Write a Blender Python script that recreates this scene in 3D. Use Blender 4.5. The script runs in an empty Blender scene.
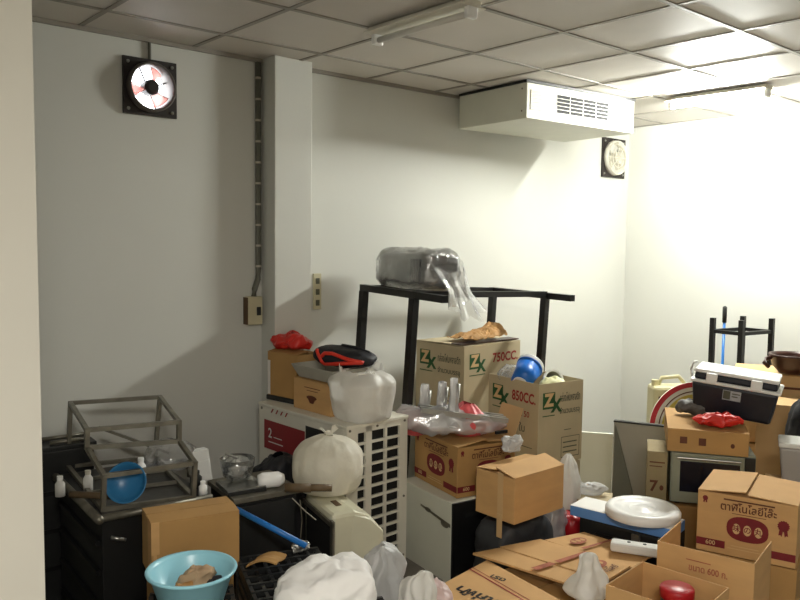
import bpy, bmesh, math, random
from mathutils import Vector, Matrix, Euler, noise

C = bpy.context.scene.collection
random.seed(7)
R = math.radians
PI = math.pi

# ---------------------------------------------------------------- camera
F_PX = 778.08                                   # focal length in pixels of the 800 px frame
EYE = Vector((-0.7667, -4.0032, 1.761))
FW = Vector((0.65407737, 0.75267273, -0.07527661))
RT = Vector((0.75535498, -0.65520548, 0.01202638))
UP = Vector((0.04026972, 0.06472674, 0.99709017))
cam_data = bpy.data.cameras.new('camera')
cam = bpy.data.objects.new('camera', cam_data)
C.objects.link(cam)
cam.matrix_world = Matrix(((RT.x, UP.x, -FW.x, EYE.x), (RT.y, UP.y, -FW.y, EYE.y),
                           (RT.z, UP.z, -FW.z, EYE.z), (0, 0, 0, 1)))
cam_data.sensor_fit = 'HORIZONTAL'
cam_data.sensor_width = 36
cam_data.lens = F_PX / 800 * 36
cam_data.clip_start = 0.05
bpy.context.scene.camera = cam

# ---------------------------------------------------------------- world, exposure, lights
sc = bpy.context.scene
sc.view_settings.view_transform = 'Standard'
sc.view_settings.look = 'None'
sc.view_settings.exposure = 0.22
sc.view_settings.gamma = 1
sc.view_settings.use_curve_mapping = False
wd = bpy.data.worlds.new('world')
sc.world = wd
wd.use_nodes = True
wd.node_tree.nodes['Background'].inputs[0].default_value = (0.95, 0.97, 1.0, 1)
wd.node_tree.nodes['Background'].inputs[1].default_value = 9.0   # overcast daylight outside, seen through the fan opening

TUBE_STRENGTH = 900.0   # emission of the lit tube by the right wall
ASSUMED_FILL = 84.0       # W, assumed warm ceiling light behind the camera, unseen fill
ASSUMED_FILL_COL = (1.0, 0.95, 0.87)


def area_light(name, loc, sx, sy, power, col, rot=(0, 0, 0)):
    l = bpy.data.lights.new(name, 'AREA')
    l.shape = 'RECTANGLE'
    l.size, l.size_y, l.energy, l.color = sx, sy, power, col
    o = bpy.data.objects.new(name, l)
    o.location = loc
    o.rotation_euler = rot
    C.objects.link(o)
    return o


H = 2.80                                        # ceiling height
area_light('assumed_rear_fill', (-0.9, -4.6, 2.70), 0.3, 1.1, ASSUMED_FILL, ASSUMED_FILL_COL)  # unseen source assumed behind the camera, added as fill for the left side


# ---------------------------------------------------------------- placing helpers (real positions from the survey of the photo)
def ray(x, y):
    return FW + RT * ((x - 400) / F_PX) - UP * ((y - 300) / F_PX)


def PD(x, y, d):
    return EYE + ray(x, y) * d


def PZ(x, y, z):
    r = ray(x, y)
    return EYE + r * ((z - EYE.z) / r.z)


def PY(x, y, Y):
    r = ray(x, y)
    return EYE + r * ((Y - EYE.y) / r.y)


# ---------------------------------------------------------------- materials
def lin(c):
    out = []
    for v in c:
        v /= 255.0
        out.append(v / 12.92 if v <= 0.04045 else ((v + 0.055) / 1.055) ** 2.4)
    return out


MATS = {}


def mat(name, rgb, rough=0.6, metal=0.0, var=0.10, scale=6.0, bump=0.0, bscale=40.0, spec=0.5, stretch=None):
    m = bpy.data.materials.new(name)
    m.use_nodes = True
    nt = m.node_tree
    b = nt.nodes['Principled BSDF']
    b.inputs['Roughness'].default_value = rough
    b.inputs['Metallic'].default_value = metal
    b.inputs['Specular IOR Level'].default_value = spec
    c = lin(rgb)
    tc = nt.nodes.new('ShaderNodeTexCoord')
    mp = nt.nodes.new('ShaderNodeMapping')
    nt.links.new(tc.outputs['Object'], mp.inputs[0])
    if stretch:
        mp.inputs['Scale'].default_value = stretch
    n = nt.nodes.new('ShaderNodeTexNoise')
    n.inputs['Scale'].default_value = scale
    n.inputs['Detail'].default_value = 5
    nt.links.new(mp.outputs[0], n.inputs['Vector'])
    r = nt.nodes.new('ShaderNodeValToRGB')
    r.color_ramp.elements[0].position = 0.3
    r.color_ramp.elements[1].position = 0.7
    lo = [max(0, v * (1 - var)) for v in c]
    hi = [min(1, v * (1 + var)) for v in c]
    r.color_ramp.elements[0].color = (*lo, 1)
    r.color_ramp.elements[1].color = (*hi, 1)
    nt.links.new(n.outputs[0], r.inputs[0])
    nt.links.new(r.outputs[0], b.inputs['Base Color'])
    if bump:
        n2 = nt.nodes.new('ShaderNodeTexNoise')
        n2.inputs['Scale'].default_value = bscale
        n2.inputs['Detail'].default_value = 4
        nt.links.new(mp.outputs[0], n2.inputs['Vector'])
        bp = nt.nodes.new('ShaderNodeBump')
        bp.inputs['Strength'].default_value = bump
        bp.inputs['Distance'].default_value = 0.01
        nt.links.new(n2.outputs[0], bp.inputs['Height'])
        nt.links.new(bp.outputs[0], b.inputs['Normal'])
    MATS[name] = m
    return m


def film(name, rgb, clear=0.4, rough=0.25, gloss=0.25, trans=0.4, fres=0.8):
    """thin plastic: part clear, part glossy, part milky (diffuse + translucent)"""
    m = bpy.data.materials.new(name)
    m.use_nodes = True
    nt = m.node_tree
    nt.nodes.remove(nt.nodes['Principled BSDF'])
    out = nt.nodes['Material Output']
    c = (*lin(rgb), 1)
    N = nt.nodes.new
    df = N('ShaderNodeBsdfDiffuse'); df.inputs[0].default_value = c
    tl = N('ShaderNodeBsdfTranslucent'); tl.inputs[0].default_value = c
    gl = N('ShaderNodeBsdfGlossy'); gl.inputs[1].default_value = rough; gl.inputs[0].default_value = (1, 1, 1, 1)
    tr = N('ShaderNodeBsdfTransparent')
    tc = N('ShaderNodeTexCoord'); nz = N('ShaderNodeTexNoise')
    nz.inputs['Scale'].default_value = 28; nz.inputs['Detail'].default_value = 3
    bp = N('ShaderNodeBump'); bp.inputs['Strength'].default_value = 0.5; bp.inputs['Distance'].default_value = 0.01
    nt.links.new(tc.outputs['Object'], nz.inputs['Vector'])
    nt.links.new(nz.outputs[0], bp.inputs['Height'])
    for s in (df, gl):
        nt.links.new(bp.outputs[0], s.inputs['Normal'])
    a = N('ShaderNodeMixShader'); a.inputs[0].default_value = trans
    nt.links.new(df.outputs[0], a.inputs[1]); nt.links.new(tl.outputs[0], a.inputs[2])
    bmx = N('ShaderNodeMixShader'); bmx.inputs[0].default_value = clear
    nt.links.new(a.outputs[0], bmx.inputs[1]); nt.links.new(tr.outputs[0], bmx.inputs[2])
    fr = N('ShaderNodeFresnel'); fr.inputs[0].default_value = 1.45
    ml = N('ShaderNodeMath'); ml.operation = 'MULTIPLY_ADD'; ml.inputs[1].default_value = fres; ml.inputs[2].default_value = gloss * 0.3
    nt.links.new(fr.outputs[0], ml.inputs[0])
    g = N('ShaderNodeMixShader')
    nt.links.new(ml.outputs[0], g.inputs[0])
    nt.links.new(bmx.outputs[0], g.inputs[1]); nt.links.new(gl.outputs[0], g.inputs[2])
    nt.links.new(g.outputs[0], out.inputs[0])
    MATS[name] = m
    return m


def emit(name, rgb, strength):
    m = bpy.data.materials.new(name)
    m.use_nodes = True
    b = m.node_tree.nodes['Principled BSDF']
    b.inputs['Base Color'].default_value = (*lin(rgb), 1)
    b.inputs['Emission Color'].default_value = (*lin(rgb), 1)
    b.inputs['Emission Strength'].default_value = strength
    MATS[name] = m
    return m


mat('wall_paint', (212, 212, 205), 0.75, var=0.03, scale=1.2, bump=0.03, bscale=60)
mat('pillar_paint', (222, 219, 208), 0.7, var=0.03, scale=1.5)
mat('tile_white', (214, 208, 200), 0.55, var=0.04, scale=2.0, bump=0.06, bscale=90)
mat('tile_bar', (150, 144, 134), 0.45, var=0.08)
mat('cement', (120, 114, 106), 0.8, var=0.15, bump=0.1)
mat('kraft', (203, 160, 106), 0.8, var=0.07, scale=5, stretch=(1, 1, 4))
mat('kraft_dark', (180, 139, 84), 0.8, var=0.10, scale=5)
mat('kraft_pale', (205, 170, 122), 0.8, var=0.06, scale=5)
mat('kraft_grey', (190, 175, 143), 0.8, var=0.07, scale=5)
mat('kraft_olive', (150, 134, 98), 0.8, var=0.1, scale=5)
mat('ink_faded', (168, 98, 72), 0.8, var=0.2, scale=30)
mat('kraft_inside', (150, 118, 78), 0.85, var=0.1, scale=5)
mat('tape_tan', (198, 160, 104), 0.35, var=0.05)
mat('ink_maroon', (120, 28, 34), 0.7, var=0.12, scale=30)
mat('ink_brown', (96, 50, 30), 0.7, var=0.12, scale=30)
mat('ink_green', (38, 84, 44), 0.7, var=0.12, scale=30)
mat('ink_red', (150, 44, 40), 0.7, var=0.12, scale=30)
mat('ink_grey', (92, 92, 74), 0.7, var=0.12, scale=30)
mat('ink_cream', (214, 180, 130), 0.7, var=0.05)
mat('ink_white', (225, 220, 215), 0.6, var=0.03)
mat('steel_black', (20, 20, 21), 0.4, var=0.15, metal=0.2)
mat('steel_grey', (122, 118, 106), 0.4, metal=0.6, var=0.25, scale=18)
mat('steel_bright', (165, 165, 160), 0.3, metal=0.85, var=0.12)
mat('black_paint', (17, 18, 19), 0.45, var=0.2)
mat('black_plastic', (32, 33, 33), 0.4, var=0.2, bump=0.1)
mat('black_void', (8, 8, 8), 0.8, var=0.05)
mat('dark_grey_cloth', (52, 53, 56), 0.6, var=0.2, bump=0.2)
mat('white_metal', (222, 218, 204), 0.4, var=0.04)
mat('white_panel', (214, 214, 200), 0.45, var=0.03)
mat('cream_plastic', (206, 203, 178), 0.42, var=0.05)
mat('white_plastic', (245, 245, 243), 0.35, var=0.02)
mat('foam_white', (232, 232, 228), 0.85, var=0.03, bump=0.2, bscale=120)
mat('foam_grey', (172, 168, 155), 0.8, var=0.05)
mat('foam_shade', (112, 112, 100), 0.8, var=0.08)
mat('panel_red', (142, 34, 40), 0.5, var=0.08)
mat('basin_blue', (160, 220, 238), 0.3, var=0.03)
mat('bowl_blue', (48, 116, 162), 0.35, var=0.05)
mat('pipe_blue', (32, 112, 190), 0.35, var=0.05)
mat('box_blue', (100, 150, 218), 0.4, var=0.05)
mat('cup_blue', (22, 106, 200), 0.35, var=0.1)
mat('cooler_navy', (16, 20, 34), 0.4, var=0.1)
mat('red_plastic', (212, 44, 36), 0.35, var=0.12, bump=0.4, bscale=25)
mat('red_cap', (176, 24, 34), 0.35, var=0.05)
mat('orange_red', (228, 56, 38), 0.5, var=0.05)
mat('bag_black', (24, 25, 32), 0.6, var=0.2, bump=0.2)
mat('cloth_white', (246, 245, 243), 0.7, var=0.04, bump=0.25, bscale=18)
mat('paper_brown', (176, 132, 78), 0.7, var=0.12, bump=0.3, bscale=14)
mat('wood_dark', (72, 44, 28), 0.5, var=0.3, scale=12, stretch=(1, 6, 1))
mat('wood_roll', (98, 80, 56), 0.6, var=0.25, scale=20)
mat('bowl_brown', (62, 34, 26), 0.35, var=0.25, scale=10)
film('blade_red', (240, 170, 160), clear=0.25, rough=0.4, gloss=0.1, trans=0.9)
mat('fan_black', (34, 26, 24), 0.55, var=0.2)
mat('fan_ring', (98, 90, 84), 0.5, var=0.1)
mat('grille_grey', (192, 186, 170), 0.5, var=0.08)
mat('conduit_grey', (104, 104, 94), 0.5, var=0.08)
mat('switch_cream', (200, 192, 160), 0.45, var=0.05)
mat('oven_green', (150, 152, 132), 0.4, var=0.08)
mat('oven_glass', (20, 24, 36), 0.12, var=0.05)
mat('sign_white', (236, 232, 222), 0.5, var=0.02)
mat('sign_red', (196, 52, 62), 0.5, var=0.05)
mat('sign_yellow', (214, 196, 92), 0.5, var=0.05)
mat('jerry_cream', (206, 198, 158), 0.4, var=0.05)
mat('label_brown', (90, 66, 40), 0.6, var=0.2)
mat('label_grey', (176, 178, 180), 0.5, var=0.15, scale=40)
mat('grey_tub', (168, 164, 160), 0.45, var=0.05)
mat('rag_beige', (178, 150, 118), 0.85, var=0.2, bump=0.4)
mat('rag_dark', (44, 44, 48), 0.85, var=0.2, bump=0.4)
mat('grey_stuff', (96, 92, 88), 0.5, var=0.35, scale=14, bump=0.4)
mat('appliance_grey', (98, 97, 94), 0.4, var=0.1)
mat('pink_bag', (214, 88, 92), 0.4, var=0.25, scale=12, bump=0.3)
mat('yellow_pale', (222, 220, 170), 0.4, var=0.06)
mat('bottle_grey', (120, 118, 104), 0.4, var=0.1)
emit('tube_glow', (252, 254, 246), TUBE_STRENGTH)
emit('tube_glow_assumed', (255, 232, 200), 5.0)  # warm glow of the assumed lamp behind the camera
mat('tube_off', (225, 222, 214), 0.3, var=0.02)
film('film_clear', (240, 241, 243), clear=0.74, rough=0.16, gloss=0.4)
film('film_wrap', (226, 225, 228), clear=0.36, rough=0.2, gloss=0.6)
film('film_milky', (240, 238, 232), clear=0.14, rough=0.42, gloss=0.10, trans=0.35, fres=0.3)
film('film_dull', (218, 218, 218), clear=0.34, rough=0.38, gloss=0.12, fres=0.35)
film('film_white', (236, 231, 216), clear=0.02, rough=0.5, gloss=0.06, trans=0.3, fres=0.2)
film('film_pink', (240, 216, 214), clear=0.2, rough=0.38, gloss=0.12, fres=0.35)
film('glass_bowl', (215, 220, 220), clear=0.90, rough=0.05, gloss=0.5)


# ---------------------------------------------------------------- object helpers
def root(name, label, cat, loc=(0, 0, 0), rz=0.0, group=None, tilt=(0, 0)):
    o = bpy.data.objects.new(name, None)
    C.objects.link(o)
    o.empty_display_size = 0.05
    o.location = loc
    o.rotation_euler = (tilt[0], tilt[1], rz)
    o['label'] = label
    o['category'] = cat
    if group:
        o['group'] = group
    return o


def mesh_obj(name, bm, m, parent=None, bevel=0.0, smooth=False, label=None, off=None):
    if off is not None:
        bmesh.ops.translate(bm, verts=bm.verts, vec=-Vector(off))
    bmesh.ops.recalc_face_normals(bm, faces=bm.faces)
    me = bpy.data.meshes.new(name)
    bm.to_mesh(me)
    bm.free()
    o = bpy.data.objects.new(name, me)
    C.objects.link(o)
    for k in ([m] if isinstance(m, str) else m):
        me.materials.append(MATS[k])
    if smooth:
        for p in me.polygons:
            p.use_smooth = True
    if bevel:
        md = o.modifiers.new('bevel', 'BEVEL')
        md.width = bevel
        md.segments = 2
        md.limit_method = 'ANGLE'
        md.angle_limit = R(40)
    if parent is not None:
        o.parent = parent
    if label:
        o['label'] = label
    return o


part = mesh_obj


def thing(name, bm, m, label, cat, loc, rz=0.0, group=None, bevel=0.0, smooth=False, tilt=(0, 0)):
    o = mesh_obj(name, bm, m, None, bevel, smooth)
    o.location = loc
    o.rotation_euler = (tilt[0], tilt[1], rz)
    o['label'] = label
    o['category'] = cat
    if group:
        o['group'] = group
    return o


def struct(name, bm, m, parent=None, bevel=0):
    o = mesh_obj(name, bm, m, parent, bevel)
    if parent is None:
        o['kind'] = 'structure'
    return o


def B():
    return bmesh.new()


def bx(bm, x0, x1, y0, y1, z0, z1, M=None):
    v = [bm.verts.new((x, y, z)) for x in (x0, x1) for y in (y0, y1) for z in (z0, z1)]
    for f in ((0, 1, 3, 2), (4, 6, 7, 5), (0, 4, 5, 1), (2, 3, 7, 6), (0, 2, 6, 4), (1, 5, 7, 3)):
        bm.faces.new([v[i] for i in f])
    if M is not None:
        bmesh.ops.transform(bm, matrix=M, verts=v)
    return v


def box(x0, x1, y0, y1, z0, z1, M=None):
    bm = B()
    bx(bm, x0, x1, y0, y1, z0, z1, M)
    return bm


def frame_of(d, up=Vector((0, 0, 1))):
    d = d.normalized()
    if abs(d.dot(up)) > 0.98:
        up = Vector((0, 1, 0))
    s = d.cross(up).normalized()
    u = s.cross(d).normalized()
    return s, u


def bar(bm, p, q, w, h=None, ext=0.0):
    """square-section bar from p to q"""
    h = h or w
    p, q = Vector(p), Vector(q)
    d = (q - p).normalized()
    p = p - d * ext
    q = q + d * ext
    s, u = frame_of(q - p)
    v = []
    for c in (p, q):
        for a, b in ((-1, -1), (1, -1), (1, 1), (-1, 1)):
            v.append(bm.verts.new(c + s * (a * w / 2) + u * (b * h / 2)))
    bm.faces.new(v[0:4][::-1])
    bm.faces.new(v[4:8])
    for i in range(4):
        j = (i + 1) % 4
        bm.faces.new((v[i], v[j], v[4 + j], v[4 + i]))


def tube(bm, pts, r, seg=12, cap=True):
    pts = [Vector(p) for p in pts]
    rs = r if isinstance(r, (list, tuple)) else [r] * len(pts)
    rings = []
    for i, p in enumerate(pts):
        d = pts[min(i + 1, len(pts) - 1)] - pts[max(i - 1, 0)]
        s, u = frame_of(d)
        rings.append([bm.verts.new(p + (s * math.cos(2 * PI * k / seg) + u * math.sin(2 * PI * k / seg)) * rs[i]) for k in range(seg)])
    for a, b in zip(rings, rings[1:]):
        for k in range(seg):
            bm.faces.new((a[k], a[(k + 1) % seg], b[(k + 1) % seg], b[k]))
    if cap:
        bm.faces.new(rings[0][::-1])
        bm.faces.new(rings[-1])


def lathe(bm, prof, seg=40, M=None, close=False):
    """profile of (radius, z); radius 0 makes a pole"""
    rings, allv = [], []
    for r, z in prof:
        if r < 1e-6:
            v = bm.verts.new((0, 0, z)); rings.append([v]); allv.append(v)
        else:
            ring = [bm.verts.new((r * math.cos(2 * PI * k / seg), r * math.sin(2 * PI * k / seg), z)) for k in range(seg)]
            rings.append(ring); allv += ring
    pairs = list(zip(rings, rings[1:]))
    if close:
        pairs.append((rings[-1], rings[0]))
    for a, b in pairs:
        for k in range(seg):
            k2 = (k + 1) % seg
            if len(a) == 1 and len(b) == 1:
                continue
            if len(a) == 1:
                bm.faces.new((a[0], b[k2], b[k]))
            elif len(b) == 1:
                bm.faces.new((a[k], a[k2], b[0]))
            else:
                bm.faces.new((a[k], a[k2], b[k2], b[k]))
    if M is not None:
        bmesh.ops.transform(bm, matrix=M, verts=allv)
    return allv


def interp(prof, n):
    """smooth Catmull-Rom resampling of a profile"""
    out = []
    m = len(prof) - 1
    for i in range(n + 1):
        t = i / n * m
        k = min(int(t), m - 1)
        f = t - k
        p0, p1, p2, p3 = prof[max(k - 1, 0)], prof[k], prof[k + 1], prof[min(k + 2, m)]
        out.append(tuple(0.5 * (2 * b + (c - a) * f + (2 * a - 5 * b + 4 * c - d) * f * f + (3 * b - a - 3 * c + d) * f ** 3)
                         for a, b, c, d in zip(p0, p1, p2, p3)))
    return out


def sack(bm, prof, seg=56, rings=36, folds=9, amp=0.10, crump=0.02, seed=0, sx=1.0, sy=1.0, sq=2.0, lean=(0, 0), fold_top=True):
    """a soft bag: profile (r, z); folds grow towards the top, crumples everywhere; sq > 2 squares the plan"""
    pr = interp(prof, rings)
    zmin = min(p[1] for p in prof); zmax = max(p[1] for p in prof)
    rows = []
    for r, z in pr:
        r = max(r, 0.002)
        t = (z - zmin) / (zmax - zmin)
        row = []
        for k in range(seg):
            a = 2 * PI * k / seg
            ca, sa = math.cos(a), math.sin(a)
            e = (abs(ca) ** sq + abs(sa) ** sq) ** (-1 / sq)
            g = (t if fold_top else 1.0)
            f = 1 + amp * g * (math.sin(folds * a + seed) * 0.6 + math.sin((folds * 1.7) * a + seed * 2.3 + 3 * z) * 0.4)
            x, y = r * e * f * ca * sx + lean[0] * t * t, r * e * f * sa * sy + lean[1] * t * t
            n = noise.noise_vector(Vector((x * 9 + seed * 3.1, y * 9 + seed, z * 9)))
            n2 = noise.noise_vector(Vector((x * 24 + seed, y * 24, z * 24 + seed * 2)))
            w = crump * (n + n2 * 0.45)
            zz = z + w.z * min(1.0, (z - zmin) * 12)
            row.append(bm.verts.new((x + w.x, y + w.y, zz)))
        rows.append(row)
    for a, b in zip(rows, rows[1:]):
        for k in range(seg):
            k2 = (k + 1) % seg
            bm.faces.new((a[k], a[k2], b[k2], b[k]))
    bm.faces.new(rows[0][::-1])
    return rows


def blob(bm, sx, sy, sz, e=2.5, seg=40, rings=24, crump=0.0, freq=10.0, seed=0, base=None, M=None):
    """super-ellipsoid with crumples, sitting on z=0 when base is given as flat cut"""
    rows = []
    for i in range(1, rings):
        ph = -PI / 2 + PI * i / rings
        row = []
        for k in range(seg):
            a = 2 * PI * k / seg
            v = Vector((math.cos(ph) * math.cos(a), math.cos(ph) * math.sin(a), math.sin(ph)))
            q = (abs(v.x) ** e + abs(v.y) ** e + abs(v.z) ** e) ** (-1 / e)
            p = Vector((v.x * q * sx, v.y * q * sy, v.z * q * sz))
            if crump:
                n = noise.noise_vector(p * freq + Vector((seed, seed * 1.7, 0)))
                n2 = noise.noise_vector(p * freq * 2.6 + Vector((0, seed, seed)))
                p = p + (n + n2 * 0.5) * crump
            p.z += sz
            if base is not None:
                p.z = max(p.z, 0.0)
            row.append(bm.verts.new(p))
        rows.append(row)
    vb = bm.verts.new((0, 0, 0)); vt = bm.verts.new((0, 0, 2 * sz))
    for k in range(seg):
        k2 = (k + 1) % seg
        bm.faces.new((vb, rows[0][k2], rows[0][k]))
        bm.faces.new((vt, rows[-1][k], rows[-1][k2]))
    for a, b in zip(rows, rows[1:]):
        for k in range(seg):
            k2 = (k + 1) % seg
            bm.faces.new((a[k], a[k2], b[k2], b[k]))
    if M is not None:
        bmesh.ops.transform(bm, matrix=M, verts=[v for r in rows for v in r] + [vb, vt])


def sheet(bm, nx, ny, fn, th=0.0):
    """grid surface from fn(u, v) in 0..1; th > 0 gives it thickness along -z"""
    g = [[bm.verts.new(fn(i / nx, j / ny)) for j in range(ny + 1)] for i in range(nx + 1)]
    for i in range(nx):
        for j in range(ny):
            bm.faces.new((g[i][j], g[i + 1][j], g[i + 1][j + 1], g[i][j + 1]))
    if th:
        h = [[bm.verts.new(g[i][j].co - Vector((0, 0, th))) for j in range(ny + 1)] for i in range(nx + 1)]
        for i in range(nx):
            for j in range(ny):
                bm.faces.new((h[i][j], h[i][j + 1], h[i + 1][j + 1], h[i + 1][j]))
        for i in range(nx):
            bm.faces.new((g[i][0], h[i][0], h[i + 1][0], g[i + 1][0]))
            bm.faces.new((g[i][ny], g[i + 1][ny], h[i + 1][ny], h[i][ny]))
        for j in range(ny):
            bm.faces.new((g[0][j], g[0][j + 1], h[0][j + 1], h[0][j]))
            bm.faces.new((g[nx][j], h[nx][j], h[nx][j + 1], g[nx][j + 1]))
    return g


def prism(bm, poly, z0, z1, M=None):
    a = [bm.verts.new((x, y, z0)) for x, y in poly]
    b = [bm.verts.new((x, y, z1)) for x, y in poly]
    bm.faces.new(a[::-1]); bm.faces.new(b)
    n = len(poly)
    for i in range(n):
        j = (i + 1) % n
        bm.faces.new((a[i], a[j], b[j], b[i]))
    if M is not None:
        bmesh.ops.transform(bm, matrix=M, verts=a + b)


# ---- printing on faces: everything is laid out in the plane (x right, y up), then moved on to the face
_txt_cache = {}


def text_mesh(s, bold=0.0):
    key = (s, bold)
    if key in _txt_cache:
        return _txt_cache[key]
    cu = bpy.data.curves.new('t', 'FONT')
    cu.body = s
    cu.align_x = 'CENTER'
    cu.align_y = 'CENTER'
    cu.offset = bold
    cu.resolution_u = 3
    o = bpy.data.objects.new('t', cu)
    C.objects.link(o)
    bpy.context.view_layer.update()
    dg = bpy.context.evaluated_depsgraph_get()
    me = bpy.data.meshes.new_from_object(o.evaluated_get(dg))
    bpy.data.objects.remove(o)
    _txt_cache[key] = me
    return me


def p_text(bm, s, x, y, size, bold=0.015, rot=0.0, width=None, d=0.0):
    me = text_mesh(s, bold)
    n0 = len(bm.verts)
    bm.from_mesh(me)
    bm.verts.ensure_lookup_table()
    vs = bm.verts[n0:]
    if not vs:
        return
    sx = size
    if width:
        w = max(v.co.x for v in vs) - min(v.co.x for v in vs)
        sx = width / max(w, 1e-4)
    M = Matrix.Translation((x, y, d)) @ Matrix.Rotation(rot, 4, 'Z') @ Matrix.Diagonal((sx, size, 1, 1))
    bmesh.ops.transform(bm, matrix=M, verts=vs)


def p_poly(bm, pts, d=0.0):
    bm.faces.new([bm.verts.new((x, y, d)) for x, y in pts])


def p_rect(bm, x0, y0, x1, y1, d=0.0):
    p_poly(bm, [(x0, y0), (x1, y0), (x1, y1), (x0, y1)], d)


def p_frame(bm, x0, y0, x1, y1, t, d=0.0):
    p_rect(bm, x0, y0, x1, y0 + t, d); p_rect(bm, x0, y1 - t, x1, y1, d)
    p_rect(bm, x0, y0 + t, x0 + t, y1 - t, d); p_rect(bm, x1 - t, y0 + t, x1, y1 - t, d)


def p_oval(bm, cx, cy, rx, ry, d=0.0, n=28, e=2.0):
    pts = []
    for k in range(n):
        a = 2 * PI * k / n
        c, s = math.cos(a), math.sin(a)
        pts.append((cx + rx * math.copysign(abs(c) ** (2 / e), c), cy + ry * math.copysign(abs(s) ** (2 / e), s)))
    p_poly(bm, pts, d)


def p_rosette(bm, cx, cy, r, d=0.0):
    pts = []
    for k in range(28):
        a = 2 * PI * k / 28
        q = r * (1.0 if k % 2 else 0.86)
        pts.append((cx + q * math.cos(a), cy + q * math.sin(a)))
    p_poly(bm, pts, d)
    p_poly(bm, [(cx - r * .6, cy - r * .6), (cx - r * .05, cy - r * .8), (cx - r * .25, cy - r * 1.9), (cx - r * .45, cy - r * 1.6), (cx - r * .75, cy - r * 1.7)], d)
    p_poly(bm, [(cx + r * .6, cy - r * .6), (cx + r * .75, cy - r * 1.7), (cx + r * .45, cy - r * 1.6), (cx + r * .25, cy - r * 1.9), (cx + r * .05, cy - r * .8)], d)


def face_m(side, w, d, h, gap=0.0015):
    """matrix taking plane coordinates (origin at the lower left of the face) to a box with x 0..w, y 0..d, z 0..h"""
    if side == 'front':
        return Matrix(((1, 0, 0, 0), (0, 0, -1, -gap), (0, 1, 0, 0), (0, 0, 0, 1)))
    if side == 'left':      # lower left corner of the left face is at the back
        return Matrix(((0, 0, -1, -gap), (-1, 0, 0, d), (0, 1, 0, 0), (0, 0, 0, 1)))
    if side == 'right':
        return Matrix(((0, 0, 1, w + gap), (1, 0, 0, 0), (0, 1, 0, 0), (0, 0, 0, 1)))
    if side == 'top':
        return Matrix(((1, 0, 0, 0), (0, 1, 0, 0), (0, 0, 1, h + gap), (0, 0, 0, 1)))


def printed(parent, M, m, draw, name='printed_mark'):
    bm = B()
    draw(bm)
    bmesh.ops.transform(bm, matrix=M, verts=bm.verts)
    me = bpy.data.meshes.new(name)
    bm.to_mesh(me); bm.free()
    me.materials.append(MATS[m])
    o = bpy.data.objects.new(name, me)
    C.objects.link(o)
    o.parent = parent
    return o


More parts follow.
